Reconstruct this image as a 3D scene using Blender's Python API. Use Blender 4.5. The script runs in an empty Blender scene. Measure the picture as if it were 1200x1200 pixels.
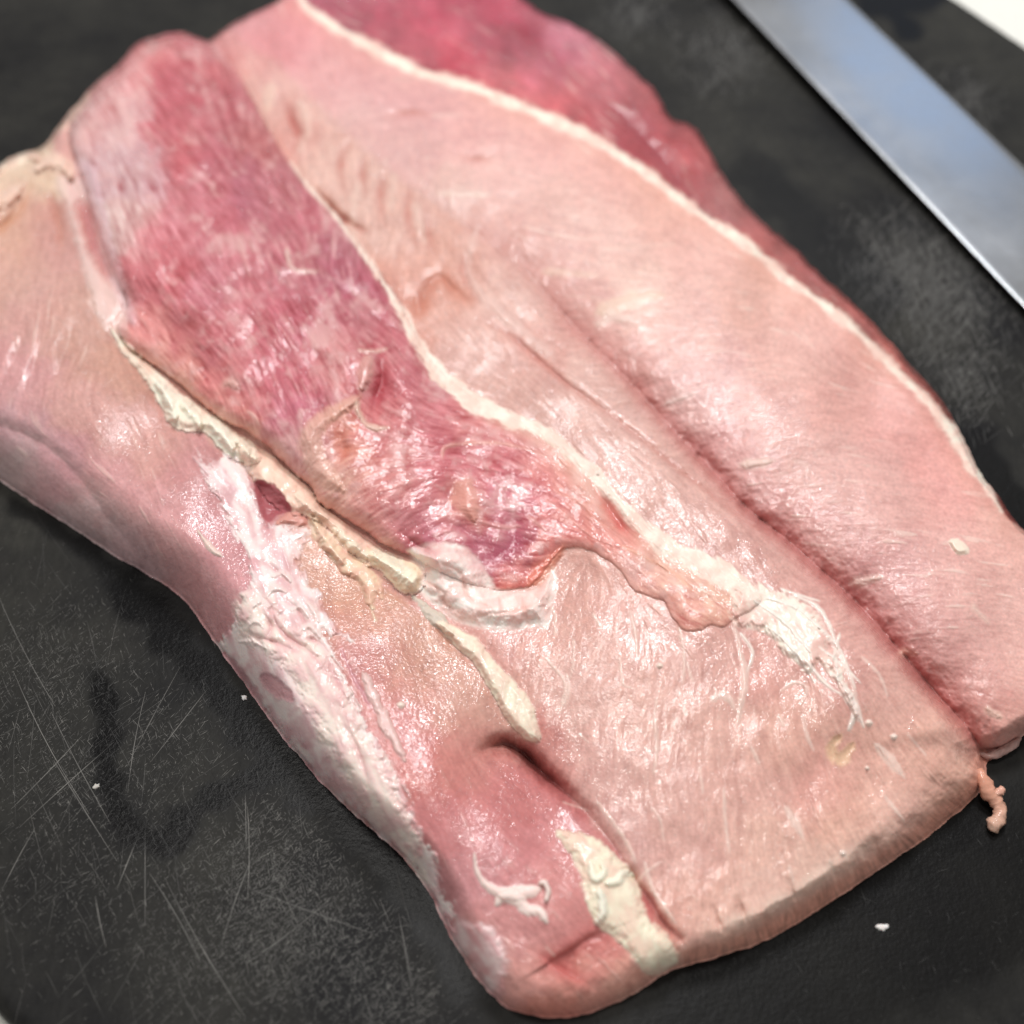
import bpy, math, random, time
import numpy as np
T0 = time.time()
scene = bpy.context.scene
COL = scene.collection

# ------------------------------------------------------------------ camera
FOV, PITCH, DIST = math.radians(46), math.radians(52), 0.36
cF = np.array([0, math.cos(PITCH), -math.sin(PITCH)])
cR = np.array([1.0, 0, 0])
cU = np.cross(cR, cF)
cC = -cF * DIST + np.array([0, 0, 0.01])
FPX = 600 / math.tan(FOV / 2)
cam_d = bpy.data.cameras.new("camera")
cam = bpy.data.objects.new("camera", cam_d)
COL.objects.link(cam)
cam_d.sensor_fit = 'HORIZONTAL'
cam_d.angle = FOV
cam.location = cC
cam.rotation_euler = (math.pi / 2 - PITCH, 0, 0)
cam_d.clip_start, cam_d.clip_end = 0.01, 20
cam_d.dof.use_dof = True
cam_d.dof.focus_distance = 0.326
cam_d.dof.aperture_fstop = 6.5
scene.camera = cam

# ------------------------------------------------------------------ room light
world = bpy.data.worlds.new("World")
scene.world = world
world.use_nodes = True
bgn = world.node_tree.nodes["Background"]
bgn.inputs[0].default_value = (1.0, 0.975, 0.95, 1)
bgn.inputs[1].default_value = 0.44


def area_lamp(name, pos, target, sx, sy, power, color):
    l = bpy.data.lights.new(name, 'AREA')
    l.shape = 'RECTANGLE'
    l.size, l.size_y = sx, sy
    l.energy = power
    l.color = color
    o = bpy.data.objects.new(name, l)
    COL.objects.link(o)
    o.location = pos
    d = np.array(target) - np.array(pos)
    from mathutils import Vector
    o.rotation_euler = Vector(d).to_track_quat('-Z', 'Y').to_euler()
    return o


# the kitchen window beyond the board and a paler stretch of sky lower in it
area_lamp("window_light", (0.12, 1.15, 1.75), (0, 0.05, 0), 0.5, 0.36, 27, (0.98, 0.98, 1.0))
area_lamp("overhead_glint_lamp", (-0.25, 0.42, 1.9), (0, 0.0, 0), 0.34, 0.28, 13, (1.0, 0.97, 0.93))  # unseen overhead lamp, added for glints on the lower loin
area_lamp("sky_window", (0.74, 1.81, 1.08), (0.15, 0.2, 0), 0.46, 0.38, 0.62, (0.30, 0.56, 1.0))

scene.view_settings.view_transform = 'Standard'
scene.view_settings.look = 'None'
scene.view_settings.exposure = 0.0
scene.view_settings.gamma = 1.0
scene.render.engine = 'CYCLES'
scene.cycles.use_denoising = True
scene.cycles.max_bounces = 8
scene.cycles.sample_clamp_indirect = 4.0
scene.cycles.use_adaptive_sampling = False


# ------------------------------------------------------------------ helpers
def unproj(u, v, z):
    """world point at height z that lies on the sight line through photo pixel (u, v)"""
    u = np.asarray(u, float); v = np.asarray(v, float)
    D = (cF[None] + np.outer((u.ravel() - 600) / FPX, cR) + np.outer((600 - v.ravel()) / FPX, cU))
    z = np.broadcast_to(np.asarray(z, float), u.shape).ravel()
    P = cC[None] + D * ((z - cC[2]) / D[:, 2])[:, None]
    return P.reshape(u.shape + (3,))


def lin(c):
    c = np.asarray(c, float) / 255
    return np.where(c <= 0.04045, c / 12.92, ((c + 0.055) / 1.055) ** 2.4)


def sstep(a, b, x):
    t = np.clip((x - a) / (b - a), 0, 1)
    return t * t * (3 - 2 * t)


def crom(pts, closed=False, n=5):
    P = np.array(pts, float)
    m = len(P)
    out = []
    rng = range(m if closed else m - 1)
    for i in rng:
        if closed:
            p0, p1, p2, p3 = P[(i - 1) % m], P[i], P[(i + 1) % m], P[(i + 2) % m]
        else:
            p0, p1, p2, p3 = P[max(i - 1, 0)], P[i], P[i + 1], P[min(i + 2, m - 1)]
        for k in range(n):
            t = k / n
            out.append(0.5 * ((2 * p1) + (-p0 + p2) * t + (2 * p0 - 5 * p1 + 4 * p2 - p3) * t * t
                              + (-p0 + 3 * p1 - 3 * p2 + p3) * t ** 3))
    if not closed:
        out.append(P[-1])
    return np.array(out)


def new_mesh(name, V, Fq, mat, parent=None, smooth=True, attrs=None, normals=None, tris=None):
    me = bpy.data.meshes.new(name)
    V = np.asarray(V, np.float32)
    Fq = np.asarray(Fq, np.int32).reshape(-1, 4) if Fq is not None and len(Fq) else np.zeros((0, 4), np.int32)
    tr = np.asarray(tris, np.int32).reshape(-1, 3) if tris is not None and len(tris) else np.zeros((0, 3), np.int32)
    me.vertices.add(len(V))
    me.vertices.foreach_set("co", V.ravel())
    nl = Fq.size + tr.size
    me.loops.add(nl)
    me.loops.foreach_set("vertex_index", np.concatenate([Fq.ravel(), tr.ravel()]))
    me.polygons.add(len(Fq) + len(tr))
    st = np.concatenate([np.arange(len(Fq)) * 4, Fq.size + np.arange(len(tr)) * 3]).astype(np.int32)
    me.polygons.foreach_set("loop_start", st)
    me.update(calc_edges=True)
    me.validate()
    if smooth:
        me.polygons.foreach_set("use_smooth", np.ones(len(me.polygons), bool))
    for k, a in (attrs or {}).items():
        a = np.asarray(a, np.float32)
        if a.ndim == 2:
            at = me.attributes.new(k, 'FLOAT_COLOR', 'POINT')
            at.data.foreach_set("color", np.concatenate([a[:, :3], np.ones((len(a), 1), np.float32)], 1).ravel())
        else:
            at = me.attributes.new(k, 'FLOAT', 'POINT')
            at.data.foreach_set("value", a)
    if normals is not None:
        me.normals_split_custom_set_from_vertices(np.asarray(normals, np.float32).tolist())
    me.materials.append(mat)
    o = bpy.data.objects.new(name, me)
    COL.objects.link(o)
    if parent is not None:
        o.parent = parent
    return o


def thing(name, label, cat, loc, group=None):
    o = bpy.data.objects.new(name, None)
    COL.objects.link(o)
    o.location = loc
    o.empty_display_size = 0.02
    o['label'] = label
    o['category'] = cat
    if group:
        o['group'] = group
    return o


def tag(o, label, cat, group=None):
    o['label'] = label
    o['category'] = cat
    if group:
        o['group'] = group
    return o


RS = np.random.RandomState(7)


# ------------------------------------------------------------------ sampling grid over the meat
STEP = 1.25
inner = np.arange(-14, 1214 + STEP, STEP)


def grow(start, sgn, stop):
    out, s, x = [], STEP, start
    while (x - stop) * sgn < 0:
        s = min(s * 1.09, 9)
        x += sgn * s
        out.append(x)
    return out


us = np.array(grow(inner[0], -1, -150)[::-1] + list(inner) + grow(inner[-1], 1, 1320))
vs = np.array(grow(inner[0], -1, -130)[::-1] + list(inner[inner <= 1206]))
NU, NV = len(us), len(vs)
UU, VV = np.meshgrid(us, vs)          # (NV, NU)


def lattice(cell, seed, ang=0.0, stretch=1.0):
    """smooth value noise in [-1, 1], one lattice cell = `cell` pixels (stretched along `ang` degrees)"""
    r = np.random.RandomState(seed)
    a = math.radians(ang)
    X = (UU * math.cos(a) + VV * math.sin(a)) / (cell * stretch) + 500.37
    Y = (-UU * math.sin(a) + VV * math.cos(a)) / cell + 500.71
    tab = r.uniform(-1, 1, 65536).astype(np.float32)
    ix = np.floor(X).astype(np.int64); iy = np.floor(Y).astype(np.int64)
    fx = (X - ix); fy = (Y - iy)
    fx = fx * fx * fx * (fx * (fx * 6 - 15) + 10); fy = fy * fy * fy * (fy * (fy * 6 - 15) + 10)

    def h(i, j):
        return tab[((i * 73856093) ^ (j * 19349663)) & 65535]
    return ((h(ix, iy) * (1 - fx) + h(ix + 1, iy) * fx) * (1 - fy)
            + (h(ix, iy + 1) * (1 - fx) + h(ix + 1, iy + 1) * fx) * fy)


def fbm(cell, seed, octv=4, gain=0.5, ang=0.0, stretch=1.0):
    s = 0; a = 1; t = 0
    for k in range(octv):
        s = s + a * lattice(cell / 2 ** k, seed + 31 * k, ang, stretch)
        t += a; a *= gain
    return s / t * 1.4


def blur(A, sig):
    n = int(3 * sig) + 1
    k = np.exp(-0.5 * (np.arange(-n, n + 1) / sig) ** 2); k /= k.sum()
    for ax in (0, 1):
        B = np.zeros_like(A)
        P = np.pad(A, [(n, n) if i == ax else (0, 0) for i in range(2)], mode='edge')
        for i, w in enumerate(k):
            B += w * (P[i:i + A.shape[0]] if ax == 0 else P[:, i:i + A.shape[1]])
        A = B
    return A


def gauss_mix(ctrl, sig, sub=6):
    """normalised gaussian interpolation of values given at pixel points, evaluated on a coarse grid"""
    c = np.array(ctrl, float)
    gu = np.arange(-160, 1331, sub * 1.0); gv = np.arange(-140, 1216, sub * 1.0)
    GU, GV = np.meshgrid(gu, gv)
    d2 = (GU[..., None] - c[:, 0]) ** 2 + (GV[..., None] - c[:, 1]) ** 2
    w = np.exp(-d2 / (2 * sig * sig)) + 1e-4 / (1 + d2 / (sig * sig)) ** 2
    w /= w.sum(-1, keepdims=True)
    val = w @ c[:, 2:]
    return resample(val, gu, gv)


def resample(val, gu, gv):
    fu = np.clip((us - gu[0]) / (gu[1] - gu[0]), 0, len(gu) - 1.001)
    fv = np.clip((vs - gv[0]) / (gv[1] - gv[0]), 0, len(gv) - 1.001)
    iu = fu.astype(int); iv = fv.astype(int); tu = fu - iu; tv = fv - iv
    if val.ndim == 3:
        tu = tu[None, :, None]; tv = tv[:, None, None]
    else:
        tu = tu[None, :]; tv = tv[:, None]
    a = val[iv][:, iu]; b = val[iv][:, iu + 1]; c = val[iv + 1][:, iu]; d = val[iv + 1][:, iu + 1]
    return (a * (1 - tu) + b * tu) * (1 - tv) + (c * (1 - tu) + d * tu) * tv


def window(pts, m):
    p = np.array(pts, float)
    i0 = max(np.searchsorted(us, p[:, 0].min() - m) - 1, 0); i1 = min(np.searchsorted(us, p[:, 0].max() + m) + 1, NU)
    j0 = max(np.searchsorted(vs, p[:, 1].min() - m) - 1, 0); j1 = min(np.searchsorted(vs, p[:, 1].max() + m) + 1, NV)
    return slice(j0, j1), slice(i0, i1)


def seg_dist(U, V, P):
    """distance to a polyline, with the arc parameter (0..1) and side of the nearest place"""
    best = np.full(U.shape, 1e12, np.float32); par = np.zeros(U.shape, np.float32); side = np.zeros(U.shape, np.float32)
    L = np.concatenate([[0], np.cumsum(np.hypot(*(P[1:] - P[:-1]).T))])
    for i in range(len(P) - 1):
        a, b = P[i], P[i + 1]
        e = b - a; l2 = e @ e
        if l2 < 1e-9:
            continue
        dx = U - a[0]; dy = V - a[1]
        t = np.clip((dx * e[0] + dy * e[1]) / l2, 0, 1)
        d = (dx - t * e[0]) ** 2 + (dy - t * e[1]) ** 2
        m = d < best
        best[m] = d[m]
        par[m] = ((L[i] + t * math.sqrt(l2)) / L[-1])[m]
        side[m] = np.sign(e[0] * dy - e[1] * dx)[m]
    return np.sqrt(best), par, side


def inside(U, V, P):
    r = np.zeros(U.shape, bool)
    n = len(P)
    for i in range(n):
        a, b = P[i], P[(i + 1) % n]
        if a[1] == b[1]:
            continue
        c = ((a[1] > V) != (b[1] > V)) & (U < (b[0] - a[0]) * (V - a[1]) / (b[1] - a[1]) + a[0])
        r ^= c
    return r


def sdf(pts, m=60, n=4):
    P = crom(pts, True, n)
    w = window(P, m)
    U, V = UU[w], VV[w]
    d, _, _ = seg_dist(U, V, np.vstack([P, P[:1]]))
    return w, np.where(inside(U, V, P), d, -d)


# ------------------------------------------------------------------ outline of the meat (photo pixels)
NEAR = [(-150, 380), (-120, 470), (-60, 528), (0, 563), (40, 590), (90, 622), (140, 655), (188, 682), (212, 700), (235, 728),
        (256, 760), (285, 800), (310, 835), (340, 875), (375, 915), (410, 950), (450, 985), (485, 1020), (510, 1060),
        (528, 1098), (553, 1138), (580, 1170), (605, 1186), (640, 1192), (680, 1190), (710, 1180), (745, 1164), (770, 1146),
        (800, 1133), (850, 1119), (890, 1106), (930, 1085), (965, 1063), (1000, 1040), (1040, 1013), (1080, 986),
        (1110, 962), (1130, 946), (1150, 926), (1157, 908), (1157, 894), (1166, 888), (1185, 877), (1200, 862), (1240, 842), (1290, 805)]
FAR = [(1310, 760), (1290, 705), (1235, 650), (1200, 620), (1185, 603), (1165, 575), (1150, 556), (1135, 526), (1112, 482), (1085, 448), (1040, 398),
       (1005, 360), (965, 325), (930, 290), (900, 265), (865, 230), (840, 193), (815, 150), (785, 138), (770, 110), (740, 80),
       (700, 46), (660, 25), (630, 12), (608, -6), (560, -40), (500, -80), (430, -110), (380, -100), (350, -40), (328, 0), (290, 18), (262, 35),
       (245, 48), (232, 44), (210, 38), (185, 42), (160, 52), (140, 75), (110, 100), (75, 140), (52, 171), (32, 177), (10, 187),
       (-20, 208), (-90, 270)]
OUT = NEAR + FAR
# coarse distances, resampled
gu = np.arange(-170, 1341, 3.0); gv = np.arange(-150, 1221, 3.0)
GU, GV = np.meshgrid(gu, gv)
_P = crom(OUT, True, 3)
_d, _, _ = seg_dist(GU, GV, np.vstack([_P, _P[:1]]))
SD = resample(np.where(inside(GU, GV, _P), _d, -_d), gu, gv)
_n, _np, _ = seg_dist(GU, GV, crom(NEAR, False, 3))
DN = resample(_n, gu, gv); DNP = resample(_np, gu, gv)
_f, _, _ = seg_dist(GU, GV, crom(FAR, False, 3))
DF = resample(_f, gu, gv)
rag = fbm(14, 5, 3)
SD = SD + rag * 1.3 * sstep(-40, 0, -np.abs(SD))

# ------------------------------------------------------------------ thickness (mm) at places on the meat
HC = [(-50, 350, 23), (50, 400, 27), (0, 280, 20), (60, 235, 16), (20, 195, 13), (120, 480, 29), (200, 580, 28), (280, 680, 26), (330, 760, 24),
      (400, 850, 24), (470, 950, 24), (540, 1040, 22), (600, 1110, 17), (680, 1130, 14), (760, 1110, 13), (40, 520, 26), (120, 600, 25),
      (140, 400, 19), (200, 500, 19), (300, 580, 19), (350, 640, 19), (430, 700, 18), (520, 780, 17), (600, 880, 13), (650, 930, 12), (700, 990, 13),
      (770, 1070, 13), (500, 850, 22), (580, 960, 21), (650, 1050, 19), (420, 770, 21),
      (130, 150, 18), (200, 80, 13), (220, 200, 24), (200, 300, 26), (300, 350, 26), (350, 450, 25), (450, 500, 24), (600, 600, 23), (250, 60, 12),
      (300, 90, 13), (330, 150, 17), (400, 230, 18), (460, 300, 19), (520, 330, 19), (600, 380, 22), (560, 420, 20), (700, 480, 24), (650, 500, 22),
      (800, 580, 25), (760, 620, 23), (900, 660, 25), (860, 690, 23), (1000, 770, 24), (1080, 850, 21), (1130, 890, 16), (700, 750, 22), (800, 800, 22),
      (900, 850, 21), (750, 900, 20), (850, 950, 18), (950, 950, 17), (1050, 920, 16), (820, 1040, 15), (900, 1020, 14), (620, 760, 19), (660, 830, 18),
      (720, 950, 16), (790, 1060, 13), (600, 700, 18),
      (350, 50, 13), (450, 150, 18), (600, 200, 20), (700, 280, 22), (650, 320, 20), (800, 350, 23), (750, 400, 22), (900, 470, 23), (860, 520, 21),
      (1000, 600, 22), (950, 630, 20), (1100, 700, 21), (1050, 720, 19), (1180, 800, 17), (1150, 830, 15), (1200, 700, 18), (1250, 760, 14),
      (480, 80, 17), (700, 160, 20), (850, 260, 20), (1000, 380, 20), (1100, 480, 19), (1160, 570, 17),
      (500, 0, 17), (650, 60, 15), (770, 130, 13), (850, 220, 12), (950, 320, 11), (1050, 420, 9), (1120, 510, 9), (600, -20, 12), (450, -60, 14)]
H = gauss_mix([(a, b, c) for a, b, c in HC], 42)[..., 0]

N5_, N1_ = fbm(16, 15, 3), fbm(9, 11, 3)
# cut edge towards the camera: a steep wall that rolls over into the top
wl = np.interp(DNP, [0, .18, .28, .34, .42, .5, .56, .6, .68, .75, .82, .88, .93, 1], [80, 75, 60, 44, 40, 42, 36, 32, 20, 24, 30, 30, 24, 20])
t = np.clip(DN / wl, 0, 1)
top_frac = np.interp(DNP, [0, .3, .5, .6, .7, 1], [.72, .7, .62, .66, .70, .66])
front = sstep(850, 880, VV) * sstep(545, 600, UU)
wl = wl + front * ( np.interp(UU, [560, 640, 700, 790, 840, 885, 940, 990, 1040, 1110, 1150], [48, 46, 48, 40, 34, 34, 32, 34, 52, 60, 44]) * (1 + .07 * N5_) - wl)
t = np.clip(DN / wl, 0, 1)
pw = 1.7 + front * (np.interp(UU, [560, 800, 860, 890, 950, 1000, 1040], [2.3, 2.2, 1.4, 1.08, 1.1, 1.6, 2.3]) - 1.7)
prof = top_frac * (1 - (1 - t) ** pw) + (1 - top_frac) * (1 - (1 - np.clip(DN / (wl * 2.6 + 20), 0, 1)) ** 2)
H = H * prof
# far rim rolls down a little
H = H * (0.62 + 0.38 * (1 - (1 - np.clip(DF / 34, 0, 1)) ** 2.2))

# ------------------------------------------------------------------ fibre direction
FL = [(30, 380, 110), (60, 430, 110), (150, 480, 60), (220, 600, 55), (330, 750, 60), (420, 820, 60), (520, 950, 55), (640, 1080, 50), (40, 250, 100),
      (60, 560, 45), (180, 120, 60), (150, 250, 72), (230, 200, 55), (220, 330, 55), (300, 300, 60), (300, 400, 62), (340, 470, 78), (400, 400, 50),
      (450, 440, 60), (470, 500, 20), (560, 520, 5), (640, 560, 32), (700, 610, 40), (650, 650, -40), (760, 660, 35), (820, 700, 20), (480, 580, -30),
      (430, 560, -30), (600, 620, 20), (330, 100, 80), (430, 230, 95), (480, 230, 100), (530, 300, 70), (600, 420, 45), (700, 520, 60), (800, 620, 60),
      (900, 680, 60), (700, 720, 95), (750, 850, 90), (850, 850, 95), (900, 800, 80), (950, 950, 75), (850, 1000, 85), (1050, 880, 60), (1100, 900, 40),
      (680, 800, 110), (450, 130, 0), (550, 160, 5), (600, 230, 5), (700, 300, 5), (850, 350, 10), (760, 440, -15), (850, 450, 5), (1000, 520, 10),
      (900, 560, -15), (1000, 640, 8), (1000, 680, -20), (1100, 650, 15), (1100, 740, -15), (1150, 800, 20), (1200, 700, 15), (1080, 560, 10),
      (500, 30, 30), (700, 100, 45), (850, 230, 50), (1000, 370, 45), (640, 300, 20), (700, 380, -5), (800, 480, -18)]
fl = gauss_mix([(a, b, math.cos(2 * math.radians(c)), math.sin(2 * math.radians(c))) for a, b, c in FL], 42)
wob = 0.24 * fbm(70, 91, 2) * (1 - .65 * sstep(0, 60, UU - VV * .75 - 360))
FA = 0.5 * np.arctan2(fl[..., 1], fl[..., 0]) + wob
FX, FY = np.cos(FA).astype(np.float32), np.sin(FA).astype(np.float32)


def lic(seed, pre, L):
    """noise smeared along the fibre direction"""
    n = np.random.RandomState(seed).randn(NV, NU).astype(np.float32)
    if pre:
        n = blur(n, pre)
    acc = n.copy()
    for sg in (-1, 1):
        px = np.tile(np.arange(NU, dtype=np.float32), (NV, 1)); py = np.tile(np.arange(NV, dtype=np.float32)[:, None], (1, NU))
        dx, dy = FX.copy(), FY.copy()
        for k in range(L):
            px = np.clip(px + sg * dx, 0, NU - 1.01); py = np.clip(py + sg * dy, 0, NV - 1.01)
            ix = (px + .5).astype(np.int32); iy = (py + .5).astype(np.int32)
            nx, ny = FX[iy, ix], FY[iy, ix]
            s = np.sign(nx * dx + ny * dy); s[s == 0] = 1
            dx, dy = nx * s, ny * s
            acc += n[iy, ix] * (1 - k / L)
    acc -= acc.mean(); acc /= acc.std()
    return acc


LF = lic(1, 0.7, 7)     # fine fibres
LM = lic(2, 1.9, 18)     # fibre bundles
LL = lic(3, 1.1, 16)     # long thin threads
print("fields", round(time.time() - T0, 1), NU, NV)

N1 = fbm(9, 11, 3); N2 = fbm(30, 12, 4); N3 = fbm(90, 13, 4); N4 = fbm(5, 14, 2); N5 = fbm(16, 15, 3)

# ------------------------------------------------------------------ lean colour, region by region (sRGB as seen, groove and hollow shade included)
C_SIDE = [(20, 200, 222, 190, 165), (60, 190, 225, 195, 170), (0, 260, 214, 165, 145), (50, 260, 196, 140, 130), (80, 290, 192, 135, 130), (10, 330, 200, 150, 138),
          (40, 380, 205, 150, 145), (90, 380, 192, 142, 130), (140, 430, 190, 138, 122), (20, 450, 206, 145, 148), (100, 480, 205, 150, 145), (170, 520, 198, 140, 134),
          (0, 500, 196, 150, 160), (60, 540, 205, 145, 155), (-80, 420, 200, 150, 150), (20, 545, 188, 165, 168), (100, 610, 192, 165, 170), (160, 650, 200, 165, 172), (130, 570, 210, 148, 152), (200, 620, 212, 150, 154),
          (240, 560, 190, 125, 128), (250, 640, 205, 140, 148), (220, 690, 215, 155, 160), (270, 610, 186, 118, 125), (270, 680, 205, 140, 148), (330, 880, 205, 150, 158), (420, 940, 205, 150, 150),
          (390, 650, 205, 150, 130), (420, 680, 205, 150, 125), (400, 730, 200, 135, 120), (450, 740, 200, 140, 122), (480, 780, 200, 145, 125), (430, 770, 190, 110, 110),
          (460, 840, 196, 105, 105), (480, 820, 200, 125, 118), (540, 820, 204, 150, 135), (540, 880, 198, 128, 120), (500, 890, 195, 100, 98), (560, 900, 190, 105, 102), (580, 850, 202, 150, 138),
          (540, 960, 200, 115, 120), (600, 940, 190, 100, 102), (620, 1000, 204, 122, 128), (560, 1010, 205, 135, 142), (650, 1020, 208, 132, 132), (600, 1080, 212, 140, 142),
          (660, 1080, 212, 135, 135), (620, 1140, 222, 150, 142), (690, 1150, 220, 150, 138), (750, 1150, 225, 160, 145), (650, 1180, 215, 125, 112), (700, 1110, 200, 100, 100), (580, 1150, 210, 150, 150)]
C_LOIN = [(270, 70, 205, 110, 115), (300, 60, 214, 140, 140), (330, 90, 215, 160, 155), (300, 110, 222, 175, 162), (345, 140, 205, 130, 120), (370, 120, 222, 180, 170), (390, 190, 215, 170, 158),
          (430, 240, 212, 170, 158), (470, 250, 214, 165, 152), (520, 300, 206, 148, 130), (490, 340, 202, 138, 122), (530, 330, 204, 140, 122), (560, 300, 214, 165, 155), (560, 380, 210, 162, 152),
          (600, 360, 215, 172, 162), (620, 410, 208, 150, 140), (560, 430, 206, 158, 148), (620, 470, 205, 158, 148), (700, 460, 214, 170, 160), (680, 520, 206, 158, 148), (760, 540, 210, 164, 154),
          (740, 590, 205, 155, 145), (820, 600, 208, 158, 148), (880, 650, 208, 155, 146), (950, 690, 206, 148, 140), (840, 640, 205, 152, 144), (1000, 750, 212, 155, 146), (1060, 800, 215, 160, 148),
          (1110, 860, 220, 165, 148), (1140, 900, 225, 170, 148), (960, 770, 210, 152, 142), (660, 690, 206, 150, 138), (720, 700, 208, 150, 138), (760, 740, 212, 158, 148), (840, 770, 214, 160, 150),
          (900, 790, 214, 152, 142), (650, 760, 214, 160, 148), (600, 750, 208, 146, 138), (680, 820, 216, 166, 156), (760, 820, 218, 166, 154), (840, 850, 220, 168, 156), (920, 850, 220, 166, 150),
          (700, 900, 216, 164, 156), (780, 920, 220, 168, 158), (870, 930, 222, 168, 156), (960, 920, 218, 152, 140), (1030, 900, 222, 166, 150), (720, 980, 218, 166, 160), (800, 1000, 222, 168, 158), (900, 990, 226, 176, 160),
          (980, 970, 226, 172, 152), (840, 1060, 226, 172, 156), (790, 1100, 228, 170, 156), (900, 1050, 238, 196, 182), (960, 1030, 238, 198, 184), (860, 1090, 236, 190, 174), (1020, 1000, 236, 188, 172), (1080, 950, 232, 182, 168),
          (900, 1090, 205, 140, 115), (960, 1055, 205, 140, 112), (1100, 955, 215, 150, 125), (620, 900, 195, 120, 112), (640, 880, 190, 105, 100)]
C_WING = [(340, 20, 214, 95, 112), (320, 50, 210, 110, 120), (370, 40, 212, 110, 125), (420, 80, 210, 135, 140), (380, 80, 215, 150, 150), (450, 110, 205, 140, 145), (500, 130, 210, 145, 146), (430, 150, 214, 165, 160), (480, 180, 208, 158, 154),
          (520, 230, 220, 180, 168), (560, 160, 216, 152, 148), (600, 200, 218, 170, 160), (640, 160, 216, 152, 145), (700, 200, 220, 160, 148), (660, 250, 220, 178, 165), (590, 280, 206, 150, 138), (640, 300, 205, 148, 136), (720, 290, 224, 180, 166),
          (770, 240, 224, 165, 145), (820, 300, 224, 170, 155), (680, 350, 205, 145, 134), (740, 350, 228, 190, 172), (730, 410, 205, 140, 130), (800, 380, 220, 170, 158), (880, 350, 224, 170, 152), (920, 420, 220, 166, 152), (820, 450, 216, 164, 158),
          (900, 500, 214, 160, 150), (870, 560, 212, 156, 152), (850, 540, 200, 130, 128), (1000, 460, 220, 155, 142), (1050, 500, 218, 146, 136), (1100, 540, 214, 132, 122), (960, 560, 216, 164, 154), (1040, 580, 218, 162, 152), (1120, 580, 220, 146, 134),
          (960, 640, 212, 155, 148), (930, 625, 195, 115, 112), (1000, 690, 190, 110, 108), (1040, 680, 212, 152, 148), (1120, 650, 216, 158, 148), (1170, 640, 222, 165, 150), (1060, 750, 196, 120, 116), (1100, 740, 216, 158, 150), (1180, 720, 220, 166, 154),
          (1100, 800, 196, 112, 105), (1150, 790, 218, 158, 148), (1200, 790, 222, 165, 150), (1150, 850, 212, 135, 120), (1170, 870, 225, 160, 140), (1135, 850, 195, 105, 98), (1260, 740, 220, 165, 150)]
C_CAP = [(400, 0, 190, 95, 115), (450, 10, 188, 85, 105), (500, 20, 190, 75, 98), (480, 60, 196, 95, 110), (560, 30, 182, 78, 98), (540, 70, 196, 70, 90), (600, 60, 182, 85, 108), (600, 10, 180, 70, 92), (660, 60, 190, 105, 125), (600, 100, 200, 100, 108),
         (700, 90, 196, 110, 122), (680, 130, 200, 90, 100), (740, 120, 196, 105, 112), (740, 150, 170, 70, 80), (780, 160, 185, 85, 92), (760, 180, 165, 65, 74), (820, 180, 190, 90, 95), (800, 210, 172, 75, 82), (870, 260, 178, 92, 94), (930, 320, 182, 95, 95),
         (1000, 380, 180, 92, 90), (1060, 440, 184, 96, 92), (1110, 500, 178, 90, 86), (450, -60, 190, 80, 100), (840, 240, 190, 120, 122)]
C_FLAP = [(180, 60, 205, 105, 112), (150, 80, 214, 130, 138), (120, 120, 215, 150, 155), (100, 150, 212, 150, 155), (140, 140, 210, 160, 168), (130, 200, 208, 168, 176), (160, 200, 205, 150, 162), (110, 200, 200, 145, 155), (150, 260, 216, 170, 172),
          (220, 60, 190, 85, 100), (250, 80, 190, 90, 100), (200, 100, 180, 60, 82), (200, 140, 186, 70, 90), (230, 110, 178, 65, 85), (270, 130, 172, 68, 85), (210, 180, 190, 68, 85), (250, 180, 168, 60, 82), (300, 160, 176, 85, 92), (240, 220, 190, 95, 112),
          (290, 220, 160, 60, 88), (320, 210, 172, 80, 95), (180, 280, 200, 95, 110), (220, 270, 200, 110, 125), (260, 260, 190, 85, 105), (320, 260, 172, 72, 92), (360, 270, 178, 75, 95), (160, 340, 205, 105, 118), (200, 320, 192, 75, 92), (240, 330, 190, 100, 118),
          (290, 320, 188, 92, 108), (340, 320, 172, 70, 90), (390, 300, 160, 55, 85), (400, 340, 170, 60, 88), (180, 390, 212, 120, 122), (230, 400, 190, 85, 100), (270, 390, 200, 110, 122), (320, 390, 180, 70, 90), (370, 370, 180, 72, 95), (430, 370, 168, 58, 82),
          (460, 390, 178, 72, 88), (200, 430, 216, 140, 132), (260, 450, 204, 105, 110), (300, 450, 190, 85, 102), (340, 440, 190, 85, 105), (390, 430, 200, 115, 122), (440, 440, 180, 70, 85), (280, 490, 214, 135, 130), (330, 520, 200, 120, 130), (350, 490, 185, 85, 110),
          (370, 530, 205, 140, 145), (400, 520, 212, 125, 108), (440, 500, 200, 105, 112), (490, 440, 190, 95, 108), (500, 480, 196, 100, 112), (560, 500, 204, 110, 115), (620, 520, 206, 114, 118), (660, 550, 216, 128, 124), (450, 550, 206, 120, 122), (400, 570, 214, 150, 140),
          (520, 540, 196, 92, 105), (580, 550, 196, 92, 105), (640, 580, 200, 92, 102), (690, 600, 218, 130, 124), (480, 600, 200, 110, 120), (430, 600, 212, 130, 130), (540, 600, 206, 120, 118), (600, 600, 190, 85, 108), (660, 620, 208, 110, 110), (520, 620, 180, 78, 105),
          (580, 640, 178, 80, 104), (640, 650, 212, 110, 108), (620, 680, 216, 108, 102), (690, 640, 214, 122, 120), (740, 640, 220, 136, 132), (720, 620, 206, 88, 88), (760, 680, 222, 150, 144), (800, 680, 226, 164, 152), (840, 690, 230, 176, 158), (800, 720, 224, 148, 138), (850, 720, 226, 158, 144)]

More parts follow.
